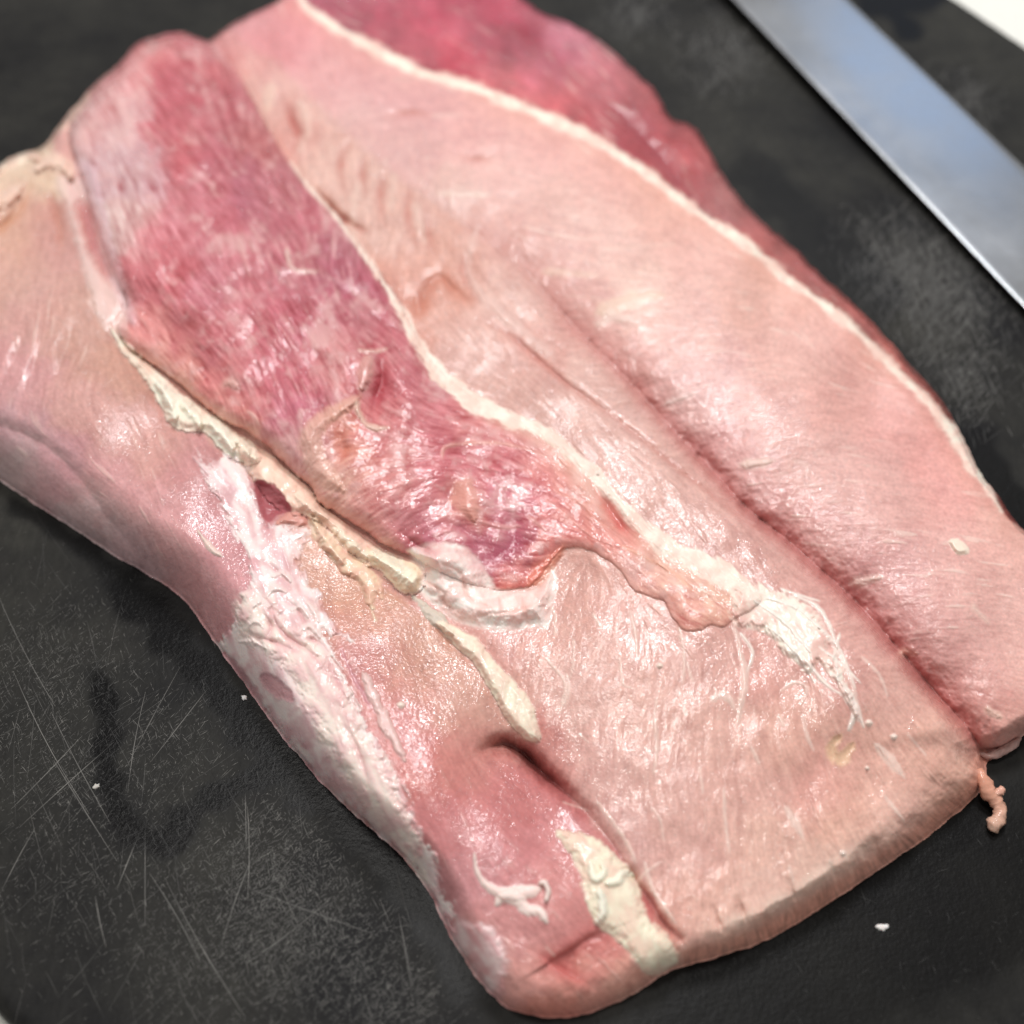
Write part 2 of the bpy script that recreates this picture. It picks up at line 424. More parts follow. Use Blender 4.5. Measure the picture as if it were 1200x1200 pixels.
def coarse_sdf(pts):
    P = crom(pts, True, 3)
    d, _, _ = seg_dist(GU, GV, np.vstack([P, P[:1]]))
    return resample(np.where(inside(GU, GV, P), d, -d), gu, gv)


SEAM_AC = [(70, 205), (100, 290), (125, 370), (150, 412), (200, 470), (260, 530), (310, 575), (370, 625), (430, 680), (480, 708), (520, 740), (560, 790), (600, 840),
           (620, 868), (610, 885), (640, 905), (665, 930), (700, 970), (725, 995), (750, 1040), (775, 1075), (795, 1105), (800, 1140)]
sideP = SEAM_AC + [(760, 1230), (500, 1260), (-160, 1000), (-200, 300), (-60, 190), (40, 140)]
s_ = coarse_sdf(sideP)
SIDE = s_ + 3 * N5
capline = [(300, -135), (345, -20), (352, 0), (375, 20), (400, 36), (430, 53), (460, 69), (490, 84), (520, 93), (560, 105), (600, 120), (640, 138), (680, 155), (720, 178), (760, 205), (800, 235),
           (830, 258), (860, 276), (890, 299), (920, 325), (950, 346), (985, 371), (1015, 399), (1045, 430), (1075, 458), (1100, 485), (1120, 511), (1145, 550), (1160, 575), (1172, 597), (1200, 622), (1260, 660)]
capP = capline + [(1330, 640), (1330, -200), (400, -250)]
s_ = coarse_sdf(capP)
CAP = s_ + 1.2 * N5
GROOVE = [(470, 210), (520, 245), (560, 275), (592, 298), (620, 322), (655, 362), (690, 400), (740, 450), (790, 505), (830, 546), (870, 590), (920, 631), (960, 666), (1000, 702), (1040, 746), (1070, 781),
          (1100, 816), (1130, 848), (1150, 880), (1160, 893)]
loinP = [(300, 60), (340, 90), (400, 150)] + GROOVE + [(1200, 1250), (600, 1300), (0, 700), (100, 0)]
s_ = coarse_sdf(loinP)
LOIN = s_ + 2 * N5

c_side = gauss_mix([(a, b, *lin((r, g, bb))) for a, b, r, g, bb in C_SIDE], 22)
c_loin = gauss_mix([(a, b, *lin((r, g, bb))) for a, b, r, g, bb in C_LOIN], 24)
c_wing = gauss_mix([(a, b, *lin((r, g, bb))) for a, b, r, g, bb in C_WING], 24)
c_cap = gauss_mix([(a, b, *lin((r, g, bb))) for a, b, r, g, bb in C_CAP], 22)
c_flap = gauss_mix([(a, b, *lin((r, g, bb))) for a, b, r, g, bb in C_FLAP], 17)


def mix(A, B, f):
    return A + (B - A) * f[..., None]


def warp_sample(c):
    """the same colours read through a small noise displacement, so no patch keeps a smooth border"""
    su = np.clip(np.arange(NU)[None, :] + 12 * N2 + 5 * N1, 0, NU - 1).astype(int)
    sv = np.clip(np.arange(NV)[:, None] + 12 * fbm(30, 77, 4) + 5 * fbm(9, 78, 3), 0, NV - 1).astype(int)
    return c[sv, su]


c_wing = mix(c_wing, np.broadcast_to(lin((224, 176, 174)), c_flap.shape), 0.45 + 0 * UU)
c_loin = mix(c_loin, np.broadcast_to(lin((220, 174, 168)), c_flap.shape), 0.3 + 0 * UU)
c_side = mix(c_side, np.broadcast_to(lin((208, 158, 150)), c_flap.shape), 0.22 + 0 * UU)
c_flap = mix(c_flap, np.broadcast_to(lin((226, 176, 176)), c_flap.shape), 0.14 + 0 * UU)
c_flap = warp_sample(c_flap); c_cap = warp_sample(c_cap); c_side = warp_sample(c_side); c_loin = warp_sample(c_loin); c_wing = warp_sample(c_wing)
colr = mix(c_wing, c_loin, sstep(-8, 8, LOIN))
isS = sstep(-5, 5, SIDE)
colr = mix(colr, c_side, isS)
c_cap = c_cap * np.array([.86, .92, .86]) * (1 + .22 * N3 + .18 * N2)[..., None]
isC = sstep(-2.5, 2.5, CAP) * (1 - isS)
colr = mix(colr, c_cap, isC)
isE = (1 - sstep(-6, 6, LOIN)) * (1 - isC) * (1 - isS)
isL = sstep(-6, 6, LOIN) * (1 - isC) * (1 - isS)
ROUGH = np.full((NV, NU), 0.14) + 0.15 * isE * sstep(10, 70, -LOIN)
LABEL = np.zeros((NV, NU), np.int16)
NAMES = {0: 'loin_slab', 1: 'side_muscle', 2: 'outer_slab', 3: 'red_cap'}
LABEL[(LOIN < 0)] = 2
LABEL[(CAP > 0)] = 3
LABEL[SIDE > 0] = 1
COLS = {}

# grain of the lean: fibres, marbling and mottling
var = (0.06 * LF + 0.035 * LM) * (0.8 - 0.25 * isE) + 0.07 * N2 + 0.05 * N1 + 0.05 * N3
colr = colr * (1 + var[..., None] * np.array([0.75, 1.05, 1.05]))
spk = blur(np.random.RandomState(5).randn(NV, NU), .75); spk /= spk.std()
colr = colr * (1 + 0.045 * spk[..., None])
thr = np.clip((LL - 1.35) * 1.1, 0, 1) * np.clip(0.5 + 1.3 * fbm(60, 51, 3), 0, 1)
colr = mix(colr, np.broadcast_to(lin((238, 208, 198)), colr.shape), thr * (0.5 * isE + 0.12 * isL + 0.3 * isC + 0.28 * isS))
# relief of the lean (mm)
N2S, N5S = fbm(38, 12, 2, .4), fbm(18, 15, 1)
REL = 0.016 * LF * (0.4 + 0.9 * isE) + 0.022 * LM * (0.4 + 0.9 * isE) + (0.035 + 0.035 * isL) * N5S + 0.028 * LM * isL + 0.10 * np.clip(LL - 1.3, 0, 2) * isL * np.clip(.3 + fbm(40, 66, 3), 0, 1) + 0.5 * N2S * (0.4 + 0.4 * isL) + 0.7 * fbm(120, 19, 2) + 0.14 * thr
H = H + REL * sstep(0, 14, DN)


# ------------------------------------------------------------------ folds and creases of the lean
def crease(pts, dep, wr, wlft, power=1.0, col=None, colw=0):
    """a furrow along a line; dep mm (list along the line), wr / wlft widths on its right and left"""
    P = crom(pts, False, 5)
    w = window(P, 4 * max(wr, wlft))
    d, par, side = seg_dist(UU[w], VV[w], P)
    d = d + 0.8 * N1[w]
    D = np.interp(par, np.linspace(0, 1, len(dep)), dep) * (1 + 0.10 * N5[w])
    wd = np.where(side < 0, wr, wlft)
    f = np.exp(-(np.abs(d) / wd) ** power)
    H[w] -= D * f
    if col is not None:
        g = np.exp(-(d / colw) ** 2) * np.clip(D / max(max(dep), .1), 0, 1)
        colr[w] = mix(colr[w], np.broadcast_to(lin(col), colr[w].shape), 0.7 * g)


crease(GROOVE, [0.4, 1.8, 4.0, 6.5, 8.5, 9.5, 10, 10, 11, 8], 27, 10, 1.1, (184, 100, 98), 13)  # the groove's reddish shade is also painted into the colour
crease([(560, 372), (600, 395), (622, 414), (660, 446), (690, 468), (730, 496), (790, 545), (850, 592), (900, 632)], [0.2, 1.3, 1.2, 0.9, 0.8, 0.9, 0.5, 0.2], 4, 9, 1.2, (196, 122, 112), 4)
crease([(500, 235), (520, 260), (545, 300), (580, 345), (620, 380), (680, 430), (750, 500)], [0.3, 0.8, 0.9, 0.9, 0.8, .3], 14, 12, 1.4)
crease([(335, 120), (345, 145), (352, 165), (345, 175)], [1, 3, 3, 1], 8, 8, 1.4, (178, 92, 84), 6)
crease([(372, 225), (390, 245), (410, 262), (426, 270)], [1, 3, 3, 1.5], 5, 5, 1.4, (178, 98, 86), 5)
crease([(482, 352), (492, 366), (500, 340), (515, 325), (530, 338), (548, 352)], [1, 1.6, 1.2, 1.2, 1.6, 1], 6, 6, 1.3, (196, 118, 96), 9)
for pts in ([(418, 150), (400, 190), (402, 240)], [(452, 190), (446, 230), (450, 270)], [(480, 215), (478, 255), (490, 290)], [(505, 250), (500, 270), (508, 300)], [(560, 290), (545, 310), (552, 345)],
            [(428, 175), (425, 205), (430, 235)], [(530, 180), (560, 186), (590, 178)], [(440, 140), (470, 132), (510, 136)]):
    crease(pts, [0, 1.5, 0], 5, 5, 1.4, (196, 126, 116), 5)
# hollow where the side muscle parts from the loin, its shade painted in dark red
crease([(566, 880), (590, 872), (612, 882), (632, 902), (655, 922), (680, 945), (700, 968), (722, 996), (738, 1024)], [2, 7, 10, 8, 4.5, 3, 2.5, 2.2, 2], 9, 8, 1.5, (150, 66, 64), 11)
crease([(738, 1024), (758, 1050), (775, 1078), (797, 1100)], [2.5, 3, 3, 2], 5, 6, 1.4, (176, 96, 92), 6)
crease([(86, 215), (100, 250), (112, 290), (128, 325)], [1, 4, 4.5, 3], 9, 8, 1.6, (180, 105, 112), 8)
crease([(60, 232), (66, 250), (72, 275), (70, 300)], [1, 2, 1.5, .5], 7, 6, 1.4, (196, 130, 115), 6)
crease([(0, 268), (14, 255), (26, 238), (34, 222)], [3, 2.5, 1.5, .5], 7, 6, 1.4, (198, 138, 108), 7)
for pts in ([(50, 395), (40, 430), (28, 460)], [(30, 385), (18, 420), (4, 445)], [(84, 380), (78, 410), (66, 440)]):
    crease(pts, [0.3, 1.6, 0.3], 8, 8, 1.6)
crease([(0, 498), (50, 520), (95, 562), (130, 612), (165, 650), (200, 684)], [1.2, 1.8, 1.5, 1.3, 1, .3], 12, 12, 1.4)
crease([(560, 20), (620, 50), (690, 105), (745, 152), (800, 215), (850, 262)], [.6, 2.5, 1.5, 3, 2, .6], 14, 12, 1.5, (150, 60, 70), 12)
crease([(500, 30), (560, 66), (610, 96)], [.4, 1.6, .4], 14, 14, 1.5)
crease([(650, 60), (700, 86), (745, 118)], [.4, 1.6, .4], 10, 10, 1.5)
crease([(870, 255), (930, 310), (1000, 370), (1060, 425)], [.4, 1.2, 1.2, .4], 8, 8, 1.5)
print("base", round(time.time() - T0, 1))


# ------------------------------------------------------------------ layers lying on the lean: flap, fat, silverskin
def layer(key, label, pts, thick, col, edge=6, ragged=1.5, rag_cell=None, drop=0.0, rough=None, soft=1.2, fuzz=None, tex=0.0, col2=None, alpha=1.0, n=4, colfield=None, mott=0.0, hard=.35, relabel=True, thick_field=None):
    w, s = sdf(pts, 30, n)
    nz = N1[w] if rag_cell is None else rag_cell[w]
    s = s + ragged * nz + 0.5 * ragged * N4[w]
    if fuzz:
        s = s + fuzz * LF[w]
    inn = np.clip(s / edge, 0, 1)
    th = thick * (hard * np.sqrt(np.clip(1 - (1 - inn) ** 2, 0, 1)) + (1 - hard) * inn * inn * (3 - 2 * inn)) * (s > 0)
    if thick_field is not None:
        th = th * thick_field[w]
    if np.any(drop):
        H[w] -= (drop[w] if isinstance(drop, np.ndarray) else drop) * np.exp(-(np.minimum(s, 0) / 7) ** 2) * (s <= 0)
    H[w] += th + (tex[w] if isinstance(tex, np.ndarray) else tex) * (s > 0) * inn
    a = sstep(-soft, soft, s) * alpha
    if mott:
        a = a * np.clip(1 - mott * np.clip(.35 + 1.1 * N5[w] + .5 * N1[w] + .5 * LM[w] * .3, 0, 1) * np.exp(-np.maximum(s, 0) / 26), 0, 1)
    cc = np.broadcast_to(lin(col), colr[w].shape) if colfield is None else colfield[w]
    if col2 is not None:
        k = np.clip(0.45 + 0.45 * N5[w] + 0.3 * N1[w] + 0.22 * LM[w] + 0.15 * LL[w], 0, 1)
        cc = mix(cc, np.broadcast_to(lin(col2), cc.shape), k)
    colr[w] = mix(colr[w], cc, a)
    if rough is not None:
        ROUGH[w] = ROUGH[w] + (rough - ROUGH[w]) * a
    if relabel:
        LABEL[w][s > 0] = key
        NAMES[key] = label
    return w, s


FLAP_L = [(232, 44), (205, 38), (185, 41), (160, 52), (140, 76), (112, 104), (86, 136), (82, 165), (95, 205), (106, 240), (119, 280), (130, 310), (142, 335), (150, 355), (143, 372), (137, 385), (150, 406),
          (175, 424), (205, 445), (230, 467), (250, 484), (270, 497), (290, 506), (315, 525), (338, 548), (352, 560), (366, 572), (373, 588), (393, 600), (428, 622), (450, 638), (482, 652), (500, 662), (525, 674), (550, 684), (572, 690), (586, 692), (600, 690),
          (620, 687), (636, 672), (650, 652), (664, 642), (690, 644), (714, 657), (730, 672), (742, 690), (758, 697), (778, 705), (788, 722), (800, 738), (818, 739), (834, 732), (850, 735), (862, 724), (884, 712)]
SEAM_R = [(890, 700), (860, 680), (820, 656), (790, 642), (760, 620), (730, 590), (700, 556), (670, 526), (640, 506), (600, 490), (560, 470), (530, 448), (502, 418), (484, 385), (467, 350), (442, 315), (420, 286), (400, 258), (385, 242), (360, 216),
          (340, 190), (320, 160), (300, 122), (282, 92), (266, 70), (252, 52)]
# mottled, twisting fibre surface of the flap
fm = np.clip(0.35 + 0.9 * fbm(26, 61, 4) + 0.25 * LM, 0, 1)
ff = c_flap * (1 + (0.16 * LF + 0.05 * LM + 0.12 * N1 + 0.12 * N2)[..., None] * np.array([0.6, 1.15, 1.1]))
pale = np.clip((LL - 0.9) * 0.9, 0, 1) * np.clip(0.4 + 1.4 * fbm(45, 62, 3), 0, 1)
ff = mix(ff, np.broadcast_to(lin((226, 178, 176)), ff.shape), 0.22 * pale)
G5 = fbm(6.5, 65, 2)
sheen_veil = np.clip(.15 + .9 * fbm(44, 63, 3) + .7 * fbm(12, 64, 3) + .4 * G5 + .12 * LM, 0, 1)
ff = mix(ff, np.broadcast_to(lin((226, 176, 178)), ff.shape), 0.62 * sheen_veil * np.clip(.3 + 1.0 * fm, 0, 1))  # pale membrane film, with wet sheen painted into the colour
tf = 1 - 0.72 * sstep(440, 600, UU)
tex = 0.020 * LF + 0.024 * LM + 0.55 * N2S + 0.08 * N5S + 0.045 * G5
layer(4, 'red_flap', FLAP_L + SEAM_R, 5.4, None, edge=21, ragged=.9, drop=.9 * (1 - .92 * sstep(420, 500, UU)), colfield=ff, tex=tex, soft=1.2, rough=0.13, thick_field=tf, hard=.8)
HF = H.copy()
# pale rim where the flap thins out
w, s = sdf(FLAP_L + SEAM_R, 20)
left_rim = seg_dist(UU[w], VV[w], crom(FLAP_L[14:31], False, 3))[0]
a = np.exp(-(left_rim / 13) ** 2) * (s > -1) * 0.55 * np.clip(.8 + .6 * N5[w], 0, 1)
colr[w] = mix(colr[w], np.broadcast_to(lin((228, 168, 156)), colr[w].shape), a)
right_rim = seg_dist(UU[w], VV[w], crom(FLAP_L[41:], False, 3))[0]
a = np.exp(-(right_rim / 8) ** 2) * (s > -1) * 0.5
colr[w] = mix(colr[w], np.broadcast_to(lin((232, 166, 156)), colr[w].shape), a)
# warm fade from the red flesh to the white seam
seam_c = [(345, 203), (385, 250), (412, 282), (440, 322), (462, 355), (482, 392), (504, 424), (530, 452), (560, 477), (600, 496), (638, 512), (676, 542), (706, 572), (738, 610), (775, 640), (812, 660), (850, 682)]
d, par, _ = seg_dist(UU[w], VV[w], crom(seam_c, False, 4))
a = np.exp(-(d / (10 + 20 * sstep(.5, .8, par))) ** 2) * (s > 0) * 0.6 * sstep(.3, .6, par)
colr[w] = mix(colr[w], np.broadcast_to(lin((238, 190, 176)), colr[w].shape), a)


def ribbon(key, label, pts, widths, thick, col, ragged=1.0, col2=None, rough=0.42, fuzz=1.0, tex=None, alpha=1.0, edge=None, relabel=True, drop=0.0, soft=1.2, hard=.1, irr=0.0):
    P = crom(pts, False, 5)
    W = np.interp(np.linspace(0, 1, 64), np.linspace(0, 1, len(widths)), widths)
    w = window(P, max(widths) + 12)
    d, par, _ = seg_dist(UU[w], VV[w], P)
    hw = np.interp(par, np.linspace(0, 1, 64), W) / 2 * (1 + irr * (N2[w] + .6 * N5[w]))
    endf = np.minimum(par, 1 - par)
    s = hw * np.clip(endf * 14 + .3, 0, 1) ** .5 - d + ragged * np.minimum(hw / 5, 1) * (N1[w] * .7 + N4[w] * .3) + fuzz * np.minimum(hw / 5, 1) * 0.4 * LF[w]
    inn = np.clip(s / (edge if edge is not None else np.maximum(hw, 1)), 0, 1)
    th = thick * (hard * np.sqrt(np.clip(1 - (1 - inn) ** 2, 0, 1)) + (1 - hard) * inn * inn * (3 - 2 * inn)) * (s > 0) * (1 if hard > .3 else np.minimum(hw / 5, 1))
    if drop:
        H[w] -= drop * np.exp(-(np.minimum(s, 0) / 5) ** 2) * (s <= 0)
    H[w] += th + ((tex[w] if tex is not None else 0) * (s > 0) * inn)
    a = sstep(-soft, soft, s) * alpha
    cc = np.broadcast_to(lin(col), colr[w].shape)
    if col2 is not None:
        cc = mix(cc, np.broadcast_to(lin(col2), cc.shape), np.clip(0.5 + 0.9 * N5[w] + 0.5 * N1[w], 0, 1))
    colr[w] = mix(colr[w], cc, a)
    if rough is not None:
        ROUGH[w] = ROUGH[w] + (rough - ROUGH[w]) * a
    if relabel and label:
        LABEL[w][s > 0] = key
        NAMES[key] = label


fat_tex = 0.05 * N1 + 0.07 * N5 + 0.06 * N5S + 0.02 * LM
# white seam along the flap
ribbon(5, 'fat_seam', [(340, 190), (362, 220), (388, 247), (412, 278), (440, 317), (462, 350), (482, 387), (505, 422), (530, 449), (560, 474), (600, 491), (640, 509), (680, 540), (708, 569), (738, 604), (775, 634), (812, 655), (850, 676), (886, 700)],
       [3, 4, 5, 6, 7, 8, 12, 21, 24, 22, 18, 17, 16, 16, 18, 21, 24, 26, 24], .45, (244, 230, 216), 2.2, (234, 206, 192), tex=fat_tex, fuzz=2.2, soft=2.4, irr=.4)
# frayed fat at the end of the seam
layer(6, 'frayed_fat', [(862, 690), (882, 684), (908, 690), (935, 702), (955, 718), (968, 738), (978, 765), (990, 792), (1004, 832), (1008, 846), (990, 818), (972, 790), (958, 778), (948, 790), (934, 778), (918, 766), (902, 746), (884, 737), (862, 738), (856, 725)],
      1.0, (242, 230, 216), edge=10, ragged=3.2, col2=(232, 200, 188), rough=.26, fuzz=.8, tex=fat_tex * 1.6, soft=2.5, mott=.6, hard=.15)
for pts, ws in [([(896, 700), (932, 712), (962, 738)], [4, 5, 3]), ([(930, 698), (958, 711), (974, 738), (984, 768)], [3, 5, 4, 2]), ([(958, 733), (984, 762), (1002, 806)], [4, 5, 2]), ([(943, 772), (966, 800), (986, 814)], [4, 5, 2]), ([(972, 786), (998, 815), (1012, 852)], [4, 5, 3]), ([(984, 742), (979, 770), (984, 796)], [3, 4, 2]),
                ([(905, 738), (930, 762), (955, 800)], [3, 5, 2]), ([(885, 705), (920, 730), (950, 765)], [5, 6, 4]), ([(868, 742), (882, 764), (876, 786)], [3, 4, 2]), ([(960, 758), (990, 782), (1008, 800)], [2, 4, 2]), ([(915, 690), (945, 700), (960, 704)], [2, 3, 2]), ([(990, 806), (1002, 832), (994, 856)], [5, 9, 4])]:
    ribbon(6, 'frayed_fat', pts, ws, .6, (244, 232, 222), 1.5, rough=.22, soft=1.6, alpha=.85)
# long line of fat between outer slab and red cap
ribbon(7, 'fat_seam', [(345, -30), (354, 2), (376, 21), (402, 37), (430, 53), (460, 69), (490, 84), (520, 93), (560, 105), (600, 120), (640, 138), (680, 155), (720, 178), (760, 205), (800, 235), (830, 258), (860, 276),
                       (890, 299), (920, 325), (950, 346), (985, 371), (1015, 399), (1045, 430), (1075, 458), (1100, 486), (1122, 514), (1145, 550), (1160, 576), (1174, 600)],
       [8, 10, 11, 12, 14, 14, 13, 12, 12, 13, 14, 13, 12, 11, 10, 10, 11, 10, 9, 9, 10, 10, 10, 10, 12, 15, 16, 14, 6], .35, (246, 230, 214), 2.2, (234, 202, 188), tex=fat_tex, soft=4, irr=.45)
w = window(capline, 60)
d, par, side = seg_dist(UU[w], VV[w], crom(capline, False, 3))
a = np.exp(-(d / 24) ** 2) * (CAP[w] < 0) * 0.35 * np.clip(.7 + .7 * N3[w], 0, 1) * (LABEL[w] != 7)
colr[w] = mix(colr[w], np.broadcast_to(lin((230, 160, 138)), colr[w].shape), a)

# silvery membrane beside the flap
layer(8, 'membrane', [(72, 205), (92, 208), (102, 222), (98, 236), (88, 240), (92, 262), (100, 288), (112, 314), (128, 334), (142, 350), (150, 368), (148, 384), (140, 402), (126, 388), (110, 360), (100, 325), (90, 285), (78, 245), (66, 222)],
      0.6, (226, 206, 198), edge=5, ragged=2.5, rough=.24, alpha=.6, soft=6)
layer(24, 'membrane', [(88, 190), (110, 196), (124, 250), (136, 300), (148, 340), (158, 372), (152, 378), (140, 352), (128, 318), (116, 278), (104, 240)], 0.5, (226, 204, 210), edge=5, ragged=2, rough=.22, alpha=.5, soft=6)
for pts, ws, th, cl in [([(-10, 205), (8, 190), (28, 181), (46, 186)], [10, 18, 20, 10], 2.6, (240, 226, 206)), ([(40, 200), (58, 190), (74, 196), (84, 210)], [14, 22, 22, 10], 2.2, (232, 206, 186)), ([(-20, 250), (0, 238), (18, 226), (30, 214)], [16, 22, 18, 8], 2.2, (226, 190, 166)),
                        ([(50, 172), (66, 152), (82, 134), (104, 110)], [8, 13, 13, 8], 1.4, (232, 200, 186))]:
    ribbon(25, 'rim_fat', pts, ws, th, cl, 3, col2=(228, 196, 178), rough=.25, soft=4, alpha=.85, tex=fat_tex * 2)
# cream fat between side muscle and flap
layer(9, 'cream_fat', [(128, 382), (140, 394), (156, 410), (176, 428), (200, 450), (226, 470), (254, 490), (280, 508), (298, 522), (304, 540), (290, 545), (270, 537), (255, 524), (240, 508), (218, 506), (200, 499), (192, 482), (180, 462), (162, 434), (142, 412)],
      2.2, (246, 236, 218), edge=13, hard=.1, ragged=1.7, col2=(240, 220, 200), rough=.22, tex=fat_tex * 1.3, drop=.5, soft=2, mott=.3)
layer(10, 'tan_fat', [(280, 522), (308, 528), (338, 550), (364, 575), (380, 594), (402, 612), (430, 632), (456, 650), (484, 658), (498, 668), (496, 690), (480, 697), (464, 690), (448, 672), (430, 662), (414, 650), (400, 632), (384, 619), (364, 607), (345, 603), (325, 596), (308, 578), (292, 556)],
      2.2, (242, 218, 198), edge=14, hard=.1, ragged=1.5, col2=(232, 196, 176), rough=.22, tex=fat_tex * 1.8, drop=.5, soft=2.5, mott=.35)
layer(10, 'tan_fat', [(430, 640), (456, 652), (484, 660), (497, 672), (494, 690), (478, 695), (462, 686), (446, 668), (432, 656)], .8, (236, 216, 188), edge=10, ragged=2, rough=.3)
for pts, ws, th, cl in [([(184, 446), (198, 470), (206, 492)], [10, 18, 12], 1.4, (248, 238, 220)), ([(212, 470), (228, 486), (236, 502)], [10, 20, 10], 1.5, (246, 234, 214)), ([(246, 492), (262, 508), (272, 528)], [12, 20, 10], 1.4, (248, 236, 218)), ([(276, 512), (292, 528), (300, 540)], [8, 14, 6], 1.2, (244, 230, 210)),
                        ([(392, 620), (412, 640), (428, 652)], [10, 18, 10], 1.3, (246, 228, 206)), ([(438, 646), (462, 664), (486, 684)], [12, 24, 14], 1.5, (248, 234, 212)), ([(345, 580), (366, 596), (384, 606)], [10, 16, 8], 1.0, (240, 212, 192)), ([(362, 606), (384, 634), (402, 660)], [10, 18, 12], 1.1, (244, 226, 204))]:
    ribbon(10, 'tan_fat', pts, ws, th, cl, 2.6, rough=.2, soft=3, alpha=.85, tex=fat_tex * 1.5, hard=.2)
layer(11, 'fat_strip', [(360, 600), (374, 608), (390, 632), (412, 648), (434, 663), (446, 684), (449, 702), (438, 700), (440, 728), (432, 712), (424, 690), (404, 674), (388, 655), (372, 634)],
      1.3, (232, 208, 180), edge=8, ragged=2.8, col2=(224, 182, 160), rough=.24, tex=fat_tex * 1.6, soft=2.5, mott=.5)
# the lump of white fat under the tip of the flap
layer(12, 'white_fat', [(478, 646), (508, 636), (540, 639), (560, 655), (572, 674), (582, 688), (600, 693), (624, 690), (640, 670), (650, 664), (652, 690), (646, 714), (640, 737), (628, 734), (610, 738), (580, 738), (558, 735), (534, 728), (514, 712), (500, 702), (490, 690), (494, 668)],
      3.6, (246, 230, 222), edge=24, ragged=1.6, col2=(238, 206, 198), rough=.2, tex=fat_tex * 1.5 + .35 * N2S, soft=3.5, hard=.04, mott=.25)
for pts in ([(515, 660), (540, 672), (548, 700), (575, 712)], [(560, 722), (600, 716), (635, 705)], [(528, 690), (520, 705), (540, 720)], [(585, 700), (590, 725)], [(612, 700), (618, 730)], [(500, 682), (520, 695)]):
    crease(pts, [.2, .6, .2], 2.5, 2.5, 1.4, (222, 176, 164), 2.5)
layer(13, 'grey_membrane', [(484, 698), (500, 706), (516, 718), (528, 732), (534, 744), (520, 742), (506, 730), (494, 716)], .8, (204, 192, 178), edge=5, ragged=2.4, rough=.4, tex=fat_tex * 2)
layer(14, 'fat_strip', [(512, 730), (526, 730), (540, 738), (558, 748), (568, 760), (582, 777), (606, 802), (622, 822), (630, 846), (634, 866), (622, 870), (604, 856), (588, 834), (570, 802), (554, 776), (532, 756)],
      1.8, (240, 230, 208), edge=9, ragged=1.5, col2=(234, 214, 194), rough=.26, tex=fat_tex * 1.4, drop=.3, soft=2.2, hard=.15, mott=.25)
# bottom cream patch and its curled threads
layer(15, 'cream_fat', [(653, 974), (680, 976), (700, 985), (718, 1000), (736, 1018), (750, 1040), (754, 1060), (763, 1080), (780, 1094), (792, 1110), (795, 1128), (782, 1136), (764, 1144), (754, 1140), (744, 1126), (728, 1108), (714, 1094), (698, 1084), (688, 1060), (680, 1030), (668, 1002)],
      1.6, (238, 230, 206), edge=14, ragged=2.4, col2=(236, 218, 196), rough=.28, tex=fat_tex * 1.2, soft=2.4, mott=.35)
ribbon(16, 'fat_curl', [(693, 1010), (694, 1024), (700, 1030), (708, 1022), (704, 1012)], [6, 11, 10, 9, 5], 1.1, (242, 236, 216), .8, hard=.7)
ribbon(16, 'fat_curl', [(710, 1035), (724, 1032), (730, 1024), (742, 1026)], [8, 11, 10, 5], 1.0, (242, 236, 216), .8, hard=.7)
ribbon(16, 'fat_curl', [(702, 1042), (706, 1056), (706, 1072), (698, 1082)], [8, 12, 12, 8], 1.3, (244, 238, 220), .8, hard=.7)
ribbon(17, 'sinew_curl', [(556, 1000), (558, 1018), (566, 1032), (578, 1042), (592, 1047), (612, 1046), (632, 1042)], [3, 5, 7, 12, 17, 18, 13], .65, (238, 214, 206), 1.2, hard=.6)
ribbon(17, 'sinew_curl', [(582, 1060), (590, 1052), (606, 1054), (618, 1066), (632, 1068), (640, 1080)], [8, 14, 15, 14, 12, 8], .7, (240, 218, 210), 1.4, hard=.6)
ribbon(17, 'sinew_curl', [(632, 1036), (638, 1034), (642, 1044), (640, 1056)], [6, 7, 7, 6], 1.6, (242, 222, 214), .8, hard=.6)
# silverskin down the side muscle
SS = [(228, 532), (247, 545), (268, 530), (286, 546), (294, 563), (300, 588), (308, 606), (310, 616), (327, 613), (345, 618), (361, 621), (355, 640), (353, 662), (360, 678), (373, 696), (387, 724), (400, 740), (412, 750), (392, 744), (381, 742), (394, 770), (412, 812), (424, 834),
      (434, 855), (448, 876), (462, 902), (480, 942), (493, 982), (512, 1002), (514, 1020), (518, 1052), (532, 1064), (528, 1098), (510, 1062), (486, 1022), (452, 988), (412, 953), (378, 918), (344, 880), (316, 842), (288, 803), (262, 768), (254, 755), (266, 740), (278, 715), (284, 698), (294, 682), (292, 664), (283, 640), (268, 616), (257, 594), (247, 572), (236, 552)]
layer(18, 'silverskin', SS, 0.6, (240, 224, 220), edge=7, ragged=4.5, col2=(226, 194, 196), rough=.16, tex=fat_tex * 1.2, fuzz=1.8, soft=3, mott=.8)
# cream ridge inside it
layer(18, 'silverskin', [(280, 700), (300, 694), (322, 702), (345, 730), (372, 750), (396, 790), (414, 824), (430, 860), (452, 890), (474, 940), (490, 990), (505, 1040), (470, 996), (430, 950), (396, 900), (366, 848), (340, 800), (318, 770), (290, 752), (276, 730)],
      0.8, (242, 224, 212), edge=16, ragged=7, col2=(232, 200, 194), rough=.16, alpha=.8, soft=8, tex=fat_tex * .35 + .04 * LM, mott=.6)
crk = [([(300, 690), (316, 712), (330, 740), (370, 770), (385, 795)], 1.6), ([(285, 742), (320, 752), (352, 765)], 1.4), ([(380, 760), (392, 790), (410, 830)], 1.0), ([(404, 850), (420, 880), (432, 920)], 1.3), ([(330, 700), (350, 716), (362, 742)], 1.4),
       ([(300, 655), (320, 665), (345, 690)], 1.0), ([(310, 720), (318, 735), (312, 748)], 1.8), ([(268, 580), (290, 600), (300, 640)], .7), ([(330, 640), (340, 670), (350, 690)], .8), ([(345, 745), (372, 752), (385, 765)], 1.2)]
